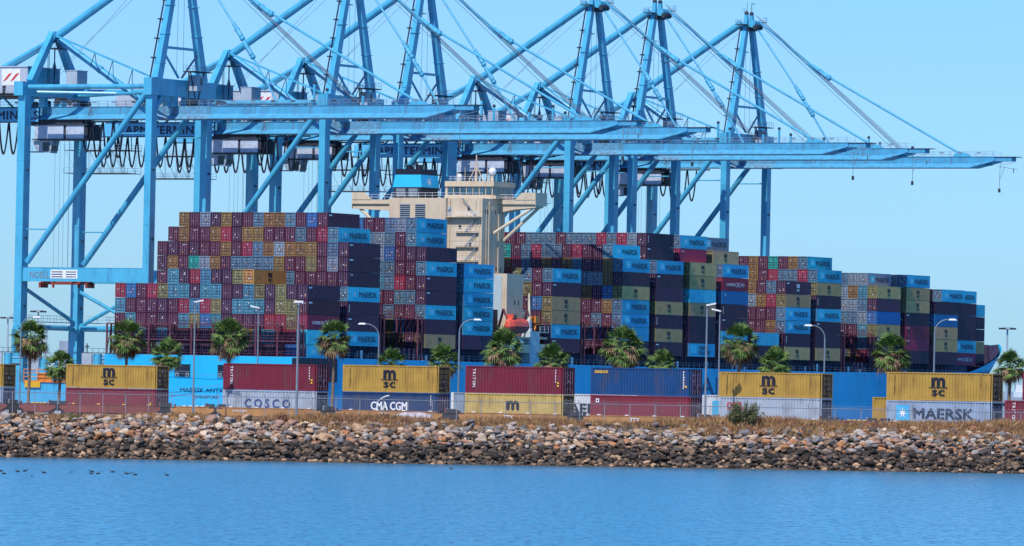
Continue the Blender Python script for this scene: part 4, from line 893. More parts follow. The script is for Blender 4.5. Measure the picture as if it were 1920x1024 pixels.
b.beam((.2, 31, 67), (-1.6, 31, 62.4), .2, .2, GALV); b.beam((.2, 31, 67), (2, 31, 62.4), .2, .2, GALV)
b.build('back_frame', cr)
b = MB(); b.tube(G(-30.2, 0, 72.3), G(-2.0, 0, 89.4), .82, CB, 12); b.build('backstay', cr)
b = MB(); b.tube(G(-30, .3, 71.6), G(-9.5, 0, 59.0), .70, CB, 12); b.tube(G(-20, .2, 65.5), G(-19.4, .2, 65.1), .82, CB, 12); b.build('inner_stay', cr)
b = MB(); b.beam(G(-30, -1, 72.3), G(-1, -8.0, 62.9), .3, .35, CB)
for t_ in (.4, .58, .78):
    p = G(-30, -1, 72.3).lerp(G(-1, -8, 62.9), t_); q = G(-30, .3, 71.6).lerp(G(-9.5, 0, 59), min(1, t_*1.15)); b.beam(p, q, .15, .15, CB); b.beam(p, q+Vector((0, 1.6, 0)), .12, .12, DARK)
b.build('access_truss', cr)
b = MB()
for s_ in (-1, 1): b.tube(G(-31.5, s_*.6, 71.4), G(-60, s_*1.7, 57.6), .5, CB, 10)
b.build('rear_stay', cr)
def stay(name, pts, r, joints):
    b = MB()
    for s_ in (-.12,):
        P = [G(g, s_*o, z) for g, z, o in pts]
        for a, c in zip(P, P[1:]): b.tube(a, c, r, CB, 8)
        for t_ in joints:
            g, z = t_; o = 1.25; c = G(g, s_*o, z); dr = (P[-1]-P[0]).normalized(); b.tube(c-dr*.8, c+dr*.8, r*2.3, CB, 8); b.sphere(c-dr*1.0, r*2.5, CB, 8, 6); b.sphere(c+dr*1.3, r*2.6, CB, 8, 6); b.tube(c-dr*2.6, c-dr*1.2, r*1.7, CB, 8)
    b.build(name, cr)
stay('outer_forestay', [(3.0, 89.6, 1.1), (18.9, 77.9, 1.2), (56.6, 58.2, 1.3)], .27, [(18.3, 78.3), (20.6, 76.9)])
stay('inner_forestay', [(2.2, 88.4, 1.1), (14.6, 71.9, 1.2), (23.6, 58.4, 1.3)], .23, [(14.2, 72.4), (16.8, 68.6)])
b = MB()
for s_ in (-.12,):
    b = MB(); b.hexa([G(54.5, s_*1.3-.3, 57.5), G(59.5, s_*1.3-.3, 57.5), G(59.5, s_*1.3+.3, 57.5), G(54.5, s_*1.3+.3, 57.5), G(55.8, s_*1.3-.25, 58.9), G(58.2, s_*1.3-.25, 58.3), G(58.2, s_*1.3+.25, 58.3), G(55.8, s_*1.3+.25, 58.9)], CB); b.build('stay_anchor', cr)
for g, h in ((33, 4.6), (36, 3.2), (44.5, 2.2)):
    b = MB(); b.tube(G(g, -1.2, 57.5), G(g, -1.2, 57.5+h), .28, CB, 8); b.sphere(G(g, -1.2, 57.5+h), .38, DARK, 8, 6); b.build('rest_post', cr)
b = MB()
for dz, dg, s_ in ((1.6, 0, -.9), (1.2, -.8, -.3), (.9, -1.4, .3), (-.2, -2.4, .9), (.2, -1.9, .6), (-.9, -3.4, 0.2)): b.tube(G(2.5, s_, 90.0+dz*.7), G(43.5+dg, s_, 58.3), .055, CABLE, 4, cap=False)
for dz, s_ in ((0, -.6), (-2.2, .6)): b.tube(G(-1.5, s_, 90.5+dz), G(-33+dz*1.5, s_, 60.5), .04, CABLE, 4, cap=False)
for s_ in (-1.2, 1.0): b.tube(G(0, s_, 87.5), G(0, s_*1.1, 63.5), .035, CABLE, 4, cap=False)
b.build('hoist_cable', cr)
# machinery house, hut, maintenance platform on the mast base
b = MB(); HM = mat('house_panels', (0.42, 0.47, 0.55), .55, var=.06); HT = mat('house_end_teal', (0.10, 0.42, 0.55), .5, var=.06)
b.box((-6, 33.5, 60.2), (6, 56, 65.6), HM); b.box((-5.9, 33.4, 60.3), (5.9, 33.49, 65.5), HT); b.box((-6.2, 33.3, 65.6), (6.2, 56.2, 65.8), HM)
for i in range(26): b.box((-6.05, 33.9+i*.84, 60.4), (-6.005, 34.3+i*.84, 65.4), HM)
b.box((-7.4, 33, 59.6), (7.0, 57, 59.85), DARK)
for y in (40, 48, 56): b.beam((-5.8, y, 59.7), (-1.4, y, 57.5), .3, .3, CB); b.beam((5.8, y, 59.7), (1.4, y, 57.5), .3, .3, CB)
rail(b, (-7.3, 33.2, 59.85), (-7.3, 57, 59.85), 1.2); b.box((-6.07, 38.8, 60.2), (-6.0, 39.6, 62.0), DARK)
hs = b.build('machinery_house', cr)
b = MB(); b.box((-6.10, 35.2, 61.8), (-6.055, 39.8, 65.2), WHITEP)
for y in (39.5, 37.7): b.prism([(0, y, 62.6), (0, y-.9, 63.0), (0, y-2.3, 64.4), (0, y-1.4, 64.2)], (-6.14, 0, 0), (-6.105, 0, 0), REDP)
b.build('logo', hs)
b = MB(); b.box((-4.4, 22.3, 61.6), (-.6, 25.0, 64.8), GREY); b.box((-4.5, 22.2, 64.8), (-.5, 25.1, 64.95), GREY); b.build('hut', cr)
b = MB(); b.box((-1, -4.0, 64.6), (6, -1.4, 64.8), DARK); rail(b, (-1, -4.0, 64.8), (6, -4.0, 64.8), 1.2, 6); rail(b, (-1, -1.4, 64.8), (6, -1.4, 64.8), 1.2, 6); b.box((1.2, -3.4, 60.8), (3.6, -1.5, 64.0), GREY); b.box((2.4, -3.45, 62.0), (3.2, -3.41, 63.4), GLASS)
for p, q in (((0, -2.5, 64.6), (2.6, -2.5, 57.6)), ((5.2, -2.5, 64.6), (2.6, -2.5, 57.6)), ((-.6, -2.5, 64.6), (-.6, -2.5, 58))): b.beam(p, q, .2, .2, DARK)
b.build('service_platform', cr)
# hanging electrical house, trolley, cab, festoon
b = MB(); EH = mat('electrical_house', (0.46, 0.52, 0.62), .6, var=.06, dirt=(.12, .12, .2), dirt_amt=.5)
b.box((-2.6, 26.6, 50.9), (3.2, 33.8, 53.7), EH); b.box((-2.55, 21.6, 50.9), (3.2, 26.0, 53.7), EH); b.box((-2.4, 26.0, 51.0), (3, 26.6, 53.6), DARK); b.box((-2.8, 20.6, 53.7), (3.3, 34.2, 53.95), DARK); b.box((-2.8, 20.6, 50.7), (3.3, 34.2, 50.9), DARK)
b.box((-2.4, 20.8, 51), (3, 21.5, 53.6), DARK)
b.build('electrical_house', cr)
b = MB(); b.hexa([(-2, 30.2, 48.0), (.6, 30.2, 48.0), (.6, 33.4, 48.4), (-2, 33.4, 48.4), (-2, 29.6, 50.6), (.6, 29.6, 50.6), (.6, 35, 50.6), (-2, 35, 50.6)], GREY); b.box((-2.06, 30.3, 48.4), (-2.0, 32.0, 50.2), GLASS); b.box((-1.9, 29.85, 48.5), (.5, 29.95, 50.2), GLASS)
b.box((-2.2, 33.4, 48.2), (.8, 36.6, 48.35), DARK); rail(b, (-2.2, 33.4, 48.3), (-2.2, 36.6, 48.3), 1.1, 3); b.build('operator_cab', cr)
b = MB()
def loop(y, w_, h, r_=-1.6):
    pts = []
    for i in range(13): t_ = i/12*2-1; pts.append((r_, y+w_*.5*t_*(1-.25*(1-abs(t_))), 54.2-h*(1-abs(t_)**2.4)))
    b.path(pts, .17, BLACKP, 6); b.path([(p[0]+.5, p[1]+.2, p[2]+.3) for p in pts], .1, DARK, 5)
for k in range(11): loop(37.2+k*2.45, 2.3, 6.4)
for k in range(4): loop(21.5-k*2.6, 2.4, 7.2 if k else 6)
b.box((-1.9, 9, 54.3), (-1.3, 63, 54.6), DARK); b.build('festoon_cable', cr)
b = MB()     # lattice maintenance platform below the back end
for z in (46.4, 51.4):
    b.box((-3.2, 55, z), (3.2, 71, z+.12), DARK); rail(b, (-3.2, 55, z+.1), (-3.2, 71, z+.1), 1.2, 9, RAILM); rail(b, (3.2, 55, z+.1), (3.2, 71, z+.1), 1.2, 9, RAILM)
for k in range(5):
    y = 56+k*3
    for x in (-2.6, 2.6): b.tube((x, y, 46.4), (x, y, 51.4), .045, RAILM, 4); b.tube((x, y, 46.4), (x, y+3, 51.4), .04, RAILM, 4)
for y in (57, 60.5): b.tube((-2.4, y, 51.4), (-2.0, y, 55), .1, DARK, 4); b.tube((2.4, y, 51.4), (2.0, y, 55), .1, DARK, 4)
b.build('lattice_platform', cr)
b = MB()     # boom tip fittings
b.tube(G(67.4, -1.4, 56.4), G(67.2, -1.4, 49.6), .07, GALV, 5); b.box((-1.55, -67.5, 49.2), (-1.25, -67.0, 50.1), DARK); b.beam(G(66.6, -1, 55.3), G(71.5, -1, 54.6), .12, .12, GALV); b.tube(G(70.6, -1, 54.7), G(70.6, -1, 53.8), .1, DARK, 5); b.beam(G(67.5, -1, 55.6), G(71, -1, 56.2), .08, .08, GALV)
b.tube(G(67.4, -1.2, 52.4), G(68.4, -1.2, 55.2), .06, GALV, 4)
b.build('tip_fittings', cr)
b = MB()     # hoist ropes and spreader
for g in (-29.6, -28.4, -26.0, -24.6): b.tube(G(g, -1.0, 50.6), G(g+.15, -1.0, 23.0), .03, CABLE, 4, cap=False); b.tube(G(g+.3, 2, 50.6), G(g+.4, 2.0, 23), .03, CABLE, 4, cap=False)
b.build('hoist_rope', cr)
SPR = mat('spreader_red', (0.30, 0.05, 0.03), .6, var=.2, dirt=(.08, .03, .03), dirt_amt=.5); b = MB(); SX = .5
b.box((SX-.5, 21.2, 20.9), (SX+.9, 33.2, 21.6), SPR); b.box((SX-1, 25, 21.0), (SX+1.4, 29.2, 22.6), SPR); b.box((SX-.7, 24.2, 21.5), (SX-.2, 30, 22.2), DARK)
for y in (21.2, 32.7): b.box((SX-1.2, y, 20.2), (SX+1.6, y+.5, 21.3), SPR)
for y in (23.5, 29.8): b.box((SX-.8, y, 20.2), (SX-.4, y+.35, 21.0), SPR)
b.build('spreader', cr)
b = MB()     # numbers on the lower legs
b.box((-R-1.50, 31.4, 2.2), (-R-1.42, 32.3, 4.2), WHITEP); n5 = b.build('number_plate', cr)
put_text(text_mesh('5', 1.3, BLACKP, .03), n5, (0, -1, 0), (0, 0, 1), (-R-1.53, 32.15, 2.75))
index_kids()
wherec = ['nearest blue gantry crane at far left, its full legs standing clear of the ship', 'blue gantry crane second from the left, boom ending above the bridge tower\'s right wing', 'blue gantry crane third from the left, its legs just left of the funnel',
          'blue gantry crane standing behind the bridge tower, third from the right', 'blue gantry crane second from the right, between two taller-looking neighbours', 'farthest blue gantry crane, its boom reaching farthest right']
tag(cr, wherec[0], 'crane', 'gantry cranes along the quay')
for i in range(1, 6):
    c = copy_tree(cr); c.location = ship(CU[i], -54, 0); c['label'] = wherec[i]
# ---------------------------------------------------------------- train of stacked containers
TP2 = {'t_yellow': (0.42, 0.265, 0.055), 't_maroon': (0.17, 0.018, 0.04), 't_red': (0.20, 0.025, 0.045), 't_white': (0.36, 0.42, 0.50), 't_grey': (0.28, 0.37, 0.50), 't_navy': (0.012, 0.045, 0.14), 't_blue': (0.008, 0.06, 0.19), 't_lightgrey': (0.62, 0.66, 0.72), 't_paleyel': (0.50, 0.37, 0.12)}
def tpaint(k): return mat(k, TP2[k], .5, var=.10, scale=.7, dirt=(.13, .06, .03) if 'yel' in k else (.10, .07, .07), dirt_amt=.5, dscale=(.8, .8, .22))
def corr_side(b, L_, y, m, H, n=36, out=-1):
    x0 = .16; p = (L_-.32)/n; pts = []
    for i in range(n):
        a = x0+i*p; pts += [(a, 0), (a+p*.30, 0), (a+p*.48, .08), (a+p*.82, .08)]
    pts.append((L_-.16, 0))
    for a, c in zip(pts, pts[1:]):
        b.face([(a[0], y-out*a[1]+out*0-out*.0, .16), (c[0], y-out*c[1], .16), (c[0], y-out*c[1], H-.11), (a[0], y-out*a[1], H-.11)], m)
def train_container(key, pos, H, L_=12.192, rust=False, label='', plain=False):
    m = tpaint(key); root = empty('shipping_container', pos, -TA); tag(root, label, 'container', 'containers on the train')
    b = MB(); corr_side(b, L_, .02, m, H, max(8, int(L_*2.8)), -1); corr_side(b, L_, CWD-.02, m, H, 30, 1)
    for y0, y1 in ((0, .14), (CWD-.14, CWD)):
        b.box((0, y0, 0), (.16, y1, H), m); b.box((.16, y0, 0), (L_-.16, y1, .16), m); b.box((.16, y0, H-.11), (L_-.16, y1, H), m)
        b.box((0, y0-.01, -.0), (.2, y0+.17, .13), m)
    b.box((.05, .14, .05), (.1, CWD-.14, H-.05), m); b.box((.05, .1, H-.06), (L_-.1, CWD-.1, H-.02), m); b.box((.1, .14, .1), (L_-.1, CWD-.14, .16), m)
    b.build('body', root)
    PAINT[key] = TP2[key]; MATS['paint_'+key] = m
    b = MB(); door_end(b, key, CWD, H, sum(map(ord, label)), x=L_, sgn=1); b.build('door_end', root)
    return root
def zj(px, py, off=0):
    p = on_train(px, off, 0); return (proj(p)[1]-py)/ (proj(p)[1]-proj(p+Vector((0, 0, 1)))[1])
def small_code(o, m, x, H, n=7, sz=.2, step=.3, z=None):
    b = MB(); r = random.Random(int(x*10)+n)
    for i in range(n):
        zz = (z or H-.45)-i*step; b.box((x, -.02, zz), (x+sz*r.uniform(.6, 1), -.004, zz+step*.62), m)
    b.build('code_marks', o)
BLK = BLACKP; WT = WHITEP; NAVL = mat('navy_lettering', (0.02, .06, .22), .5); YEL = mat('yellow_marks', (.8, .5, .04), .5); REDL = mat('red_lettering', (.6, .01, .05), .5); LBL = mat('logo_blue', (.06, .42, .72), .5)
def msc_t(o, x, H):
    put_text(text_mesh('m', 1.95, BLK, .065, 1.42), o, (1, 0, 0), (0, 0, 1), (x, .006, H/2+.02), 'logo'); put_text(text_mesh('sc', 1.25, BLK, .045, 1.42), o, (1, 0, 0), (0, 0, 1), (x, .006, H/2-.92), 'logo')
    b = MB(); b.box((x-.35, -.04, H/2-.12), (x+1.8, -.02, H/2-.03), BLK); b.build('logo', o); small_code(o, BLK, .9, H, 11, .10, .19); small_code(o, BLK, 10.9, H, 5, .10, .25, H-.5)
def vert_text(o, txt, m, x, ztop, sz):
    z = ztop
    for ch in txt:
        put_text(text_mesh(ch, sz, m, .02), o, (0, 0, -1), (1, 0, 0), (x, .006, z)); z -= sz*(.36 if ch == 'I' else .78)
def P(px, z, off=0): return on_train(px, off, z)
tops = {}
def pair(px, yj, up, lo, Hu, lu, ll):
    z = zj(px, yj); o1 = o2 = None
    if up: o1 = train_container(up, P(px, z+.02), Hu, label=lu)
    if lo: o2 = train_container(lo, P(px, z-2.896, 0), 2.88, label=ll)
    return o1, o2
pend = on_train(4)-TD*12.192; pxe, _ = proj((pend.x, pend.y, 0))
a, c = pair(pxe, 722.5, 't_yellow', 't_grey', 2.591, 'yellow container cut off by the left edge, rusty door end showing', 'grey-blue container under the rusty yellow door end at the left edge')
a, c = pair(123, 726.5, 't_yellow', 't_red', 2.591, 'leftmost full yellow container, on top of a dull red one', 'dull red container carrying the leftmost full yellow container'); msc_t(a, 5.1, 2.59)
small_code(c, YEL, 11.4, 2.9, 2, .15, .3, 1.2)
a, c = pair(417.8, 730.5, 't_maroon', 't_white', 2.896, 'maroon container with white vertical lettering, on a grey-white one', 'grey-white container with dark blue widely spaced lettering'); vert_text(a, 'TRITON', WT, .95, 2.6, .48); small_code(a, WT, 11.25, 2.9, 5, .12, .3); small_code(a, YEL, 11.5, 2.9, 2, .3, .3, 1.1)
put_text(text_mesh('COSCO', 1.35, NAVL, .04, 5.9, spacing=1.5), c, (1, 0, 0), (0, 0, 1), (2.9, .006, 1.02)); put_text(text_mesh('YANG', .5, NAVL, .01, 1.5), c, (1, 0, 0), (0, 0, 1), (.7, .006, 2.35))
a, c = pair(642, 734, 't_yellow', 't_navy', 2.896, 'yellow container on top of the navy one with white lettering', 'navy blue container with white lettering and a swoosh'); msc_t(a, 5.3, 2.9)
put_text(text_mesh('CMA CGM', 1.25, WT, .04, 4.6), c, (1, 0, 0), (0, 0, 1), (3.7, .006, 1.0))
b = MB()
for i in range(8): t_ = i/7; b.box((4.6+t_*1.2, -.03, 1.95+.55*math.sin(t_*1.4)), (4.8+t_*1.25, -.01, 2.05+.55*math.sin(t_*1.4)), WT)
b.build('emblem', c); small_code(c, WT, 11.3, 2.9, 4, .1, .3)
a, c = pair(872, 736.5, 't_maroon', 't_paleyel', 2.896, 'deep maroon container with white vertical lettering, on a pale yellow one', 'pale yellow container with a dark logo under the deep maroon one'); vert_text(a, 'TRITON', WT, .95, 2.6, .48); small_code(a, WT, 11.25, 2.9, 5, .12, .3); small_code(a, YEL, 11.5, 2.9, 2, .3, .3, 1.1)
put_text(text_mesh('m', 1.95, BLK, .065, 1.42), c, (1, 0, 0), (0, 0, 1), (5.3, .006, 1.2), 'logo')
a, c = pair(1107, 740, 't_blue', 't_red', 2.896, 'blue container with small yellow lettering at its upper left', 'dull red container beneath the blue one'); put_text(text_mesh('seaco', .62, YEL, .03, 1.6), a, (1, 0, 0), (0, 0, 1), (.5, .006, 2.3)); small_code(a, WT, 11.3, 2.9, 7, .16, .28); small_code(a, YEL, 11.5, 2.9, 1, .3, .3, .9)
b = MB(); b.box((.7, -.03, 2.1), (1.1, -.01, 2.5), WT); b.box((.8, -.035, 2.2), (1.0, -.03, 2.4), BLK); b.build('label_plate', c)
a, c = pair(1348, 743.6, 't_yellow', 't_white', 2.591, 'yellow container above the white one with red lettering, beside two tall lamps', 'grey-white container with red lettering behind the green bush'); msc_t(a, 5.2, 2.59)
put_text(text_mesh('OOCL', .85, REDL, .05, 1.9), c, (1, 0, 0), (0, 0, 1), (1.0, .006, 1.75)); b = MB(); b.box((1.0, -.03, 1.6), (3.0, -.012, 1.68), REDL); b.build('emblem', c)
a, c = pair(1662, 750, 't_yellow', 't_grey', 2.896, 'rusty-edged yellow container on the right, over the grey star one', 'grey container with white star on blue square and big dark lettering'); msc_t(a, 5.3, 2.9)
put_text(text_mesh('MAERSK', 1.5, LETR, .045, 6.9), c, (1, 0, 0), (0, 0, 1), (3.2, .006, 1.05)); b = MB(); b.box((1.2, -.03, .8), (2.7, -.012, 2.4), LBL); b.build('emblem_panel', c); put_text(star_mesh(.6, WHITEP), c, (1, 0, 0), (0, 0, 1), (1.95, -.045, 1.6), 'star_emblem')
z8 = zj(1917, 751); o = train_container('t_maroon', P(1917, z8), 2.896, label='dark red upper container cut off by the right edge')
o = train_container('t_red', P(1884, z8-2.896), 2.88, label='bright red lower container at the right edge with white lettering'); vert_text(o, 'TRITON', WT, .9, 2.7, .48)
# second track: containers seen only through the gaps of the near train
def back(px, ytop, key, label, off=9.0, L_=12.192, H=2.6):
    z = zj(px, ytop, off); o = train_container(key, P(px, z-H, off), H, L_, label=label); return o
o = back(1012, 737.5, 't_lightgrey', 'white container with dark lettering seen between maroon and blue containers'); put_text(text_mesh('MAERSK', 1.5, LETR, .045, 6.6), o, (1, 0, 0), (0, 0, 1), (2.5, .006, .55))
o = back(1317, 740.5, 't_lightgrey', 'white container with blue emblem seen left of the lower red-lettered one'); b = MB(); b.box((1.25, -.03, .5), (2.9, -.012, 2.0), LBL); b.build('emblem_panel', o)
o = back(846, 735.5, 't_grey', 'pale container on the far track, seen between navy and pale yellow containers')
b = MB(); b.box((0, -.03, 0), (.35, .0, 2.6), WT); b.build('corner_stripe', o)
o = back(1636, 744.5, 't_yellow', 'short yellow container peeping out left of the grey star container', 9.0, 6.06)
# well wagons
OCH = mat('wagon_ochre', (0.40, 0.19, 0.055), .75, var=.15, dirt=(.12, .06, .03), dirt_amt=.6, dscale=(.6, 1, 1)); WRED = mat('wagon_red_brown', (.20, .05, .045), .75, var=.2, dirt=(.08, .04, .03), dirt_amt=.6); WBLK = mat('wagon_black', (.025, .03, .045), .7, var=.3)
def wagon(px0, ln, m, label, text=None, sub=None, graf=None, deck=False):
    base = on_train(px0, 0, 0)-TD*.5; base.z = GZ; root = empty('well_wagon', base, -TA); tag(root, label, 'rail wagon', 'wagons of the container train'); h1 = 1.45; h0 = .5
    b = MB()
    for y in (-.16, CWD+.06):
        b.prism([(-.2, 0, h0+.45), (.8, 0, h0), (ln-.8, 0, h0), (ln+.2, 0, h0+.45), (ln+.2, 0, h1-.2), (ln-.5, 0, h1-.2), (ln-.9, 0, h1), (.9, 0, h1), (.5, 0, h1-.2), (-.2, 0, h1-.2)], (0, y, 0), (0, y+.1, 0), m)
        yy = y-.05 if y < 0 else y+.1
        b.box((.3, yy, h1-.07), (ln-.3, yy+.05, h1-.0), m); b.box((.5, yy, h0+.02), (ln-.5, yy+.05, h0+.10), m)
        for k in range(int(ln/1.5)): b.box((.9+k*1.5, yy+.01, h0+.1), (1.0+k*1.5, yy+.05, h1-.07), m)
    b.box((.2, -.05, h0-.05), (ln-.2, CWD+.05, h0+.05), m)
    for k in range(4): b.box((1.5+k*(ln-3)/3, -.2, h1+.0), (1.9+k*(ln-3)/3, .05, h1+.09), WT if m is OCH else YEL)
    if deck: b.box((.3, .1, .95), (ln-.3, CWD-.1, 1.1), WBLK)
    b.build('side_sill', root)
    for xx, nm in ((-1.1, 0), (ln+1.1, 1)):
        b = MB(); b.box((xx-1.2, .1, .95), (xx+1.2, CWD-.1, 1.35), WBLK); b.box((xx-.5, -.1, 1.3), (xx+.5, .1, 1.75), WBLK); b.box((xx-1.15, -.1, .75), (xx+1.15, .05, 1.15), WBLK)
        for q in (-.7, .1, .8): b.box((xx+q, .0, 1.35), (xx+q+.16, .2, 1.35+.35*abs(math.sin(xx+q*5))+.15), rnd.choice([WRED, WBLK, GALV]))
        b.build('end_platform', root)
        b = MB(); b.box((xx-1.15, -.05, .32), (xx+1.15, .12, .62), WBLK); b.prism([(xx-.6, 0, .62), (xx+.6, 0, .62), (xx+.3, 0, .95), (xx-.3, 0, .95)], (0, -.05, 0), (0, .12, 0), WBLK)
        for k in (-.85, .85): b.box((xx+k-.2, -.1, .3), (xx+k+.2, .0, .62), GREY)
        tr = b.build('truck', root)
        for k in (-.85, .85):
            for y in (.2, CWD-.3): b = MB(); b.tube((xx+k, y, .42), (xx+k, y+.12, .42), .42, WBLK, 16); b.tube((xx+k, y-.03, .42), (xx+k, y, .42), .16, GREY, 10); b.build('wheel', tr)
    if text: put_text(text_mesh(text, .62, WT, .04), root, (1, 0, 0), (0, 0, 1), (ln*.42, -.23, h0+.28))
    if sub: put_text(text_mesh(sub, .32, WT, .02), root, (1, 0, 0), (0, 0, 1), (1.3 if ln < 13 else 2.0, -.23, h0+.42))
    if graf:
        b = MB(); rr = random.Random(ln)
        b.prism([(graf[0]+x, 0, z) for x, z in ((0, .62), (4.4, .55), (4.7, 1.1), (3.4, 1.33), (1.2, 1.3), (-.2, 1.0))], (0, -.235, 0), (0, -.215, 0), mat('graffiti', graf[1], .6, var=.5, scale=2.5)); b.build('graffiti', root)
    return root
wagon(pxe, 13.2, WRED, 'dark wagon at the left edge under the rusty yellow container')
wagon(47, 4.6, WRED, 'short empty red-brown wagon between the first two stacks', deck=True)
wagon(123, 13.2, WRED, 'red-brown wagon carrying the leftmost full yellow container')
wagon(331, 5.4, OCH, 'empty ochre wagon beside the ship\'s stern name', deck=True)
wagon(417.8, 13.2, OCH, 'ochre wagon under the grey-white container with blue lettering', None, 'DTTX 748271')
wagon(642, 13.2, OCH, 'ochre wagon with pale graffiti under the navy container', 'TTX', None, (7.4, (.5, .45, .5)))
wagon(872, 13.2, OCH, 'ochre wagon under the pale yellow container', 'TTX')
wagon(1107, 13.2, OCH, 'ochre wagon with blue patch under the red container', 'TTX', None, None)
wagon(1348, 13.2, OCH, 'ochre wagon behind the green bush', None, 'DTTX 740497')
wagon(1575, 4.8, WRED, 'empty red-brown wagon before the grey star container', deck=True)
wagon(1662, 13.2, OCH, 'ochre wagon with red patch under the grey star container', None, 'DTTX 744219', (8.0, (.45, .03, .06)))
wagon(1890, 13.2, OCH, 'wagon cut off by the right edge')
# rails and sleepers
RAILS = mat('rusty_rail', (.12, .08, .06), .5); b = MB()
p0 = on_train(960); 
for off in (.5, 1.93, 9.5, 10.93):
    a = p0+TE*off-TD*140; c = p0+TE*off+TD*140; a.z = c.z = GZ+.08; b.beam(a, c, .07, .16, RAILS)
tag(b.build('railway_track'), 'pair of rusty railway tracks under the container wagons', 'railway track')
# ---------------------------------------------------------------- chain-link fence
def gz_at(p):
    q = p-SHL; s, t = q.dot(SHD), q.dot(SHN); return bank_z(s, t) if t < 40 else GZ
FN = empty('chain_link_fence', on_train(960, -6, GZ)); tag(FN, 'galvanised chain-link fence running in front of the train', 'fence'); FL = FN.location.copy()
FZ = -.82; FM = mat('fence_steel', (.30, .33, .38), .5, .2)
def fp(px): return on_train(px, -6, 0)
L0 = (fp(-60)-fp(0)).length; a0 = fp(-60); n = int((fp(1990)-a0).length/3.05)
fd = TD
b = MB()
e = a0+fd*n*3.05
for z, r_ in ((FZ, .038),): b.tube(a0+Vector((0, 0, z))-FL, e+Vector((0, 0, z))-FL, r_, FM, 6)
for z in (.16, .30): b.tube(a0+Vector((0, 0, FZ+z))-TE*z-FL, e+Vector((0, 0, FZ+z))-TE*z-FL, .008, FM, 4)
b.build('top_rail', FN)
CL = bpy.data.materials.new('chain_link_mesh'); CL.use_nodes = True; N_ = CL.node_tree.nodes; Lk_ = CL.node_tree.links; bs_ = N_['Principled BSDF']; bs_.inputs['Base Color'].default_value = (.35, .37, .40, 1); bs_.inputs['Alpha'].default_value = .09
b = MB()
for i in range(n):
    a = a0+fd*i*3.05; c = a+fd*3.05; za, zc = gz_at(a)+.05, gz_at(c)+.05
    b.face([Vector((a.x, a.y, za))-FL, Vector((c.x, c.y, zc))-FL, Vector((c.x, c.y, FZ))-FL, Vector((a.x, a.y, FZ))-FL], CL)
b.build('chain_link', FN)
for i in range(n+1):
    a = a0+fd*i*3.05; pm = MB(); g0 = gz_at(a)
    pm.tube(Vector((a.x, a.y, g0-.3))-FL, Vector((a.x, a.y, FZ))-FL, .038, FM, 8); pm.beam(Vector((a.x, a.y, FZ))-FL, Vector((a.x, a.y, FZ+.36))-TE*.3-FL, .04, .03, FM); pm.build('post', FN)
# ---------------------------------------------------------------- palms
LGR = blade_mat('palm_green', (0.03, 0.085, 0.025), (0.20, 0.29, 0.08)); LYL = blade_mat('palm_dry', (0.13, 0.08, 0.045), (0.40, 0.27, 0.16)); LBR = blade_mat('palm_dead', (0.07, 0.045, 0.03), (0.24, 0.15, 0.09))
def fan(b, o, d, r, m, rr, seg=13, droop=.25):
    d = d.normalized(); side = d.cross(Vector((0, 0, 1)))
    if side.length < .1: side = Vector((1, 0, 0))
    side.normalize(); up = side.cross(d).normalized(); side = (side+up*rr.uniform(-.5, .5)).normalized(); up = side.cross(d).normalized()
    for k in range(seg):
        a = (k/(seg-1)-.5)*2.5; e_ = d*math.cos(a)+side*math.sin(a); e_ = (e_+up*(-.25*abs(math.sin(a)))).normalized(); L_ = r*(1-.25*abs(a)/1.3)*rr.uniform(.85, 1.1); w_ = .055*r
        q = e_.cross(up).normalized()*w_; mid = o+e_*L_*.55; tip = o+e_*L_+Vector((0, 0, -droop*L_*rr.uniform(.3, 1.3)))
        b.face([o, mid-q, mid+q], m); b.face([mid-q, tip, mid+q], m)
def palm_meshes(seed, R, skirt):
    rr = random.Random(seed); lv = MB(); dr = MB(); st = MB(); n = 74
    for i in range(n):
        el = math.radians(rr.uniform(-35, 88)) if i > 8 else math.radians(rr.uniform(50, 88)); az = i*2.4+rr.uniform(-.3, .3); d = Vector((math.cos(az)*math.cos(el), math.sin(az)*math.cos(el), math.sin(el)*1.0))
        Lp = R*rr.uniform(.42, .62); o = Vector((0, 0, 0))+d*Lp; lv.tube((0, 0, -.1), o, .022, LGR, 4, .014, cap=False)
        fan(lv, o, d+Vector((0, 0, -.15)), R*rr.uniform(.42, .58), LGR, rr)
    for i in range(skirt):
        el = math.radians(rr.uniform(-68, 22)); az = rr.uniform(0, 6.28); d = Vector((math.cos(az)*math.cos(el), math.sin(az)*math.cos(el), math.sin(el)))
        Lp = R*rr.uniform(.38, .62); o = Vector((0, 0, -.15))+d*Lp; m = LYL if (el > -.75 or rr.random() < .35) else LBR; dr.tube((0, 0, -.2), o, .02, m, 4, .012, cap=False)
        fan(dr, o, Vector((d.x*.5, d.y*.5, d.z-.6)), R*rr.uniform(.35, .52), m, rr, 11, .35)
    return lv.mesh('crown'), dr.mesh('dead_fronds')
PV = [palm_meshes(1, 2.6, 40), palm_meshes(2, 2.55, 56), palm_meshes(3, 2.4, 22), palm_meshes(4, 2.65, 50)]
TR = MATS['palm_trunk']
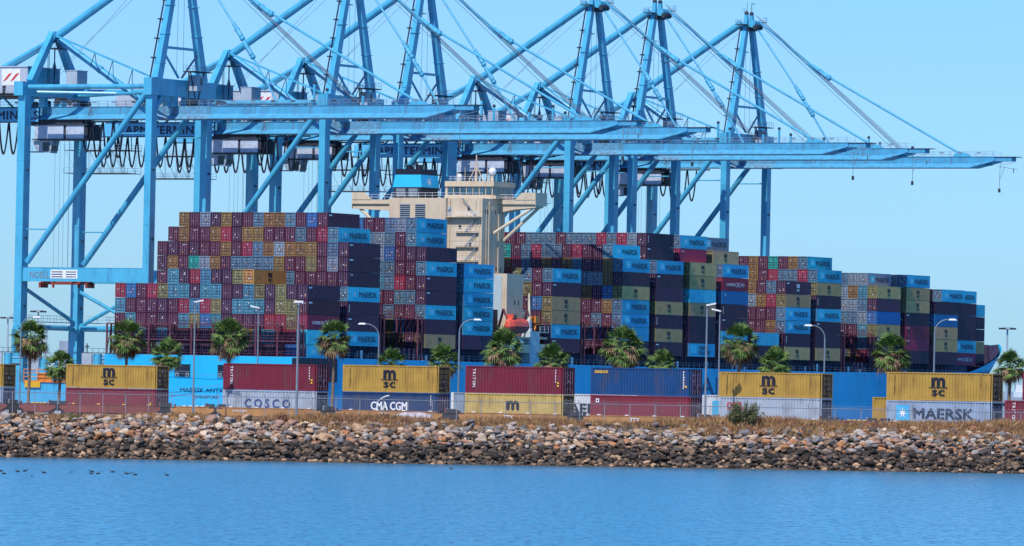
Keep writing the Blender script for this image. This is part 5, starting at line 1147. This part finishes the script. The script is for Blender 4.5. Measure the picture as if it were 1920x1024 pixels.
def palm(px, pyc, off, var, label, scale=1.0, rot=0.0, tr=.17):
    p = on_train(px, off, 0); r = ray(px, pyc); top_ = r*(p.y/r.y); base = Vector((top_.x-.15, top_.y, GZ)); root = empty('palm_tree', base); tag(root, label, 'palm tree', 'palms planted behind the train')
    h = top_.z-GZ; b = MB(); k = 10; rr = random.Random(px)
    pts = [Vector((.15*math.sin(i/k*1.6), .1*math.sin(i/k*2), h*i/k)) for i in range(k+1)]; pts[-1].x = .15
    for i, (a, c) in enumerate(zip(pts, pts[1:])): b.tube(a, c, tr*(1.15-.3*i/k)*rr.uniform(.95, 1.05), TR, 8, tr*(1.15-.3*(i+1)/k))
    b.tube(pts[-1]-Vector((0, 0, .9)), pts[-1], tr*1.3, LBR, 8, tr*1.9)
    b.build('trunk', root)
    for me, nm in zip(PV[var], ('crown', 'dead_fronds')): o = link(nm, me, root, (pts[-1].x, 0, h), rot); o.scale = (scale,)*3
palms = [(57, 637, 26, 0, 'tall palm in front of the leftmost crane leg', 1.0), (238, 636, 18, 1, 'tall palm above the leftmost full yellow container', 1.0), (430, 634, 18, 0, 'tall palm above the maroon container beside the ship\'s stern', 1.02),
         (627, 636, 14, 1, 'tall shaggy palm with bare trunk standing in the gap beside the stern corner', .95), (945, 657, 14, 3, 'tall bushy palm just below the lifeboat', 1.0), (1168, 655, 14, 3, 'tall bushy palm over the left part of the blue container', 1.08),
         (1387, 645, 14, 1, 'tall palm beside the pair of tall lamps', .98), (1670, 665, 14, 1, 'tall palm over the left corner of the right-hand yellow container', 1.0), (1894, 690, 12, 2, 'palm against the sky at the right edge, beyond the ship\'s bow', .85),
         (113, 688, 20, 2, 'short palm at the left end of the leftmost full yellow container', .92), (313, 668, 18, 2, 'short palm in front of the ship\'s stern beside a lamp pole', .95), (735, 683, 14, 2, 'low palm peeping over the yellow container above the navy one', .85),
         (832, 680, 14, 2, 'low palm behind the right end of the yellow container, leaves drooping', .95), (1035, 680, 14, 2, 'low palm peeping over the deep maroon container near the lifeboat', .98), (1240, 686, 14, 2, 'low palm peeping over the middle of the blue container', .85), (1453, 684, 14, 2, 'low palm peeping over the yellow container beside two lamps', .9)]
for i, (px, py, off, var, lb, s_) in enumerate(palms): palm(px, py, off, var, lb, s_, i*1.3)
# ---------------------------------------------------------------- street lamps
def lamp_pole(px, ytop, off, label, kind, side_=1, r_=.10, yb=None, arm=1.6, group='tall street lamps along the railway'):
    p = on_train(px, off, 0); r = ray(px, ytop); t_ = r*(p.y/r.y); base = Vector((t_.x, t_.y, gz_at(t_) if off < 0 else GZ)); root = empty('street_lamp', base); tag(root, label, 'street lamp', group); h = t_.z-base.z
    if kind == 'curved':
        b = MB(); b.tube((0, 0, 0), (0, 0, h-1.4), r_*1.1, GALV, 8, r_*.75); b.build('pole', root); b = MB()
        pts = [Vector((side_*arm*(1-math.cos(a))*.9, 0, h-1.4+1.4*math.sin(a)*.97)) for a in [i*PI/2/7 for i in range(8)]]; b.path(pts, r_*.6, GALV, 6); b.build('arm', root)
        b = MB(); q = pts[-1]; b.hexa([q+Vector((0 if side_ > 0 else -.9, -.17, -.08)), q+Vector((.9 if side_ > 0 else 0, -.17, -.08)), q+Vector((.9 if side_ > 0 else 0, .17, -.08)), q+Vector((0 if side_ > 0 else -.9, .17, -.08)), q+Vector((.1 if side_ > 0 else -.7, -.12, .1)), q+Vector((.7 if side_ > 0 else -.1, -.12, .1)), q+Vector((.7 if side_ > 0 else -.1, .12, .1)), q+Vector((.1 if side_ > 0 else -.7, .12, .1))], WHITEP); b.build('lamp_head', root)
    else:
        b = MB(); b.tube((0, 0, 0), (0, 0, h), r_*1.15, GALV, 8, r_*.7); b.build('pole', root)
        b = MB()
        if kind == 'flat': b.hexa([(-.1*side_, -.3, h-.05), (.9*side_, -.3, h+.15), (.9*side_, .3, h+.15), (-.1*side_, .3, h-.05), (-.1*side_, -.3, h+.1), (.9*side_, -.3, h+.32), (.9*side_, .3, h+.32), (-.1*side_, .3, h+.1)], WHITEP)
        else: b.box((-.5, -.15, h-.1), (.5, .15, h+.12), WHITEP); b.box((-.12, -.2, h-.4), (.12, .2, h-.1), GALV)
        b.build('lamp_head', root)
lamp_pole(40, 593, 20, 'curved-arm lamp in front of the leftmost crane leg', 'curved', 1, .09, arm=1.5)
lamp_pole(366, 567, -7.5, 'tall lamp pole in front of the ship\'s stern name', 'flat', 1)
lamp_pole(485, 578, 14, 'lamp pole rising behind the maroon container at the stern', 'flat', -1, .09)
lamp_pole(560, 566, -7.5, 'thick bare-topped lamp pole in front of the maroon container', 'tee', 1, .13)
lamp_pole(711, 607, 14, 'curved-arm lamp facing left above the yellow container over the navy one', 'curved', -1, .10, arm=1.65)
lamp_pole(862, 598, 12, 'curved-arm lamp facing right in the gap beside the deep maroon container', 'curved', 1, .11, arm=1.7)
lamp_pole(1326, 573, -7, 'taller of the pair of lamps beside the blue container, slanted head', 'flat', 1, .11)
lamp_pole(1350, 584, 12, 'shorter of the pair of lamps, head facing left', 'flat', -1, .10)
lamp_pole(1547, 610, 12, 'curved-arm lamp facing left, right of the pair of lamps', 'curved', -1, .10, arm=1.5)
lamp_pole(1753, 598, 12, 'curved-arm lamp facing right above the right-hand yellow container', 'curved', 1, .10, arm=1.6)
def light_mast(px, ytop, Y, label):
    t_ = on_y(px, ytop, Y); root = empty('light_mast', (t_.x, t_.y, GZ)); tag(root, label, 'light mast', 'high floodlight masts in the port'); h = t_.z-GZ; b = MB(); b.tube((0, 0, 0), (0, 0, h), .35, GREY, 8, .2); b.build('pole', root)
    b = MB(); b.tube((0, 0, h-.4), (0, 0, h), 1.2, GREY, 10)
    for k in range(6): a = k*PI/3; b.box((math.cos(a)*1.6-.4, math.sin(a)*.9-.3, h-.5), (math.cos(a)*1.6+.4, math.sin(a)*.9+.3, h-.1), DARK)
    b.build('floodlights', root)
light_mast(15, 594, 1700, 'floodlight mast left of the nearest crane leg'); light_mast(72, 582, 1600, 'floodlight mast seen between the legs of the nearest crane'); light_mast(88, 614, 2100, 'smaller floodlight mast farther back between the crane legs'); light_mast(1889, 614, 1500, 'floodlight mast beyond the ship\'s bow')
# ---------------------------------------------------------------- port equipment at the left
def dock_machine(px, py, Y, label, s_=1.0):
    p = on_y(px, py, Y); root = empty('dock_machinery', (p.x, p.y, GZ)); tag(root, label, 'machinery'); h = p.z-GZ; b = MB()
    b.box((-2.6*s_, -1, h-3.4), (-.6*s_, 1, h-.6), GREY); b.box((-2.8*s_, -1.1, 0), (3*s_, 1.1, h-4.2), CB); b.build('tank', root)
    b = MB(); b.tube((.6*s_, 0, 0), (.6*s_, 0, h-.7), .85*s_, CB, 14); b.tube((.6*s_, 0, h-1.6), (3.6*s_, 0, h-1.6), .3, CB, 8); b.tube((3.4*s_, 0, 0), (3.4*s_, 0, h-1.4), .35, CB, 8); b.tube((.6*s_, 0, h-3), (4.6*s_, 0, h-3), .22, DARK, 8); b.build('pipework', root)
    b = MB(); b.tube((-1.6*s_, 0, h-.6), (-1.6*s_, 0, h+1.4), .12, DARK, 5); b.box((-2*s_, -.2, h+.6), (-1.2*s_, .2, h+.9), DARK); b.box((-2.8*s_, -.8, h-.6), (4.5*s_, .8, h-.45), DARK)
    for k in range(7): b.tube((-2.7*s_+k*1.15*s_, -.8, h-.5), (-2.7*s_+k*1.15*s_, -.8, h+.4), .05, DARK, 4)
    b.tube((-2.7*s_, -.8, h+.4), (4.2*s_, -.8, h+.4), .05, DARK, 4); b.build('service_deck', root)
dock_machine(10, 655, 1330, 'blue pipework and grey tank at the left edge behind the crane leg', 1.0)
dock_machine(178, 657, 1330, 'blue pipework and tank between crane leg and ship\'s stern', 1.0)
dock_machine(78, 665, 1500, 'blue machinery seen through the legs of the nearest crane', 1.0)
p = on_y(85, 717, 1225); root = empty('work_platform', (p.x, p.y, p.z)); tag(root, 'orange railed work platform behind the two left palms', 'platform'); b = MB()
b.box((-4, -1, 0), (5.2, 1, .35), ORNG2)
for z in (1.0, 1.7, 2.4): b.tube((-4, -1, z), (5.2, -1, z), .07, ORNG2, 5)
for k in range(8): b.tube((-4+k*1.3, -1, 0), (-4+k*1.3, -1, 2.4), .08, ORNG2, 5)
b.box((-1.4, -.8, .35), (1.2, .8, 1.7), ORNG2); b.build('frame', root)
b = MB(); b.box((-3.8, -1.15, -1.0), (-.9, -1.0, .1), mat('yellow_orange', (.8, .4, .02), .5)); b.build('bumper', root)
b = MB(); b.box((-5.6, -.8, -6), (6, .8, -.01), CB); b.build('base', root)
# low buildings and stacks far behind the terminal
FARM = [mat('far_shed_white', (.6, .62, .64), .7), mat('far_shed_blue', (.15, .3, .42), .7), mat('far_shed_grey', (.3, .33, .38), .7)]
rb = random.Random(8)
for i, (px, w_, h, Y) in enumerate(((-5, 60, 9, 2300), (62, 40, 14, 2500), (120, 26, 22, 2700), (150, 40, 12, 2400), (196, 60, 16, 2600), (1885, 50, 8, 2300), (1925, 40, 11, 2500))):
    p = on_y(px, 740, Y); root = empty('port_building', (p.x, p.y, GZ)); tag(root, ['low white shed at the left edge of the far port', 'blue-grey shed seen between the crane legs', 'tall pale shed right of the short left palm', 'grey shed left of the second crane leg', 'white shed just left of the ship\'s stern', 'low shed beyond the ship\'s bow', 'grey shed at the right edge'][i], 'building', 'far port buildings')
    b = MB(); m = FARM[i % 3]; b.box((-w_/8, 0, 0), (w_/8, 12, h*.75), m); b.box((-w_/10, 2, h*.75), (w_/20, 10, h), m); b.build('walls', root)
    b = MB()
    for k in range(5): b.box((-w_/8+w_/22*k+.6, -.06, h*.35), (-w_/8+w_/22*k+1.6, -.01, h*.5), GLASS)
    b.build('windows', root)
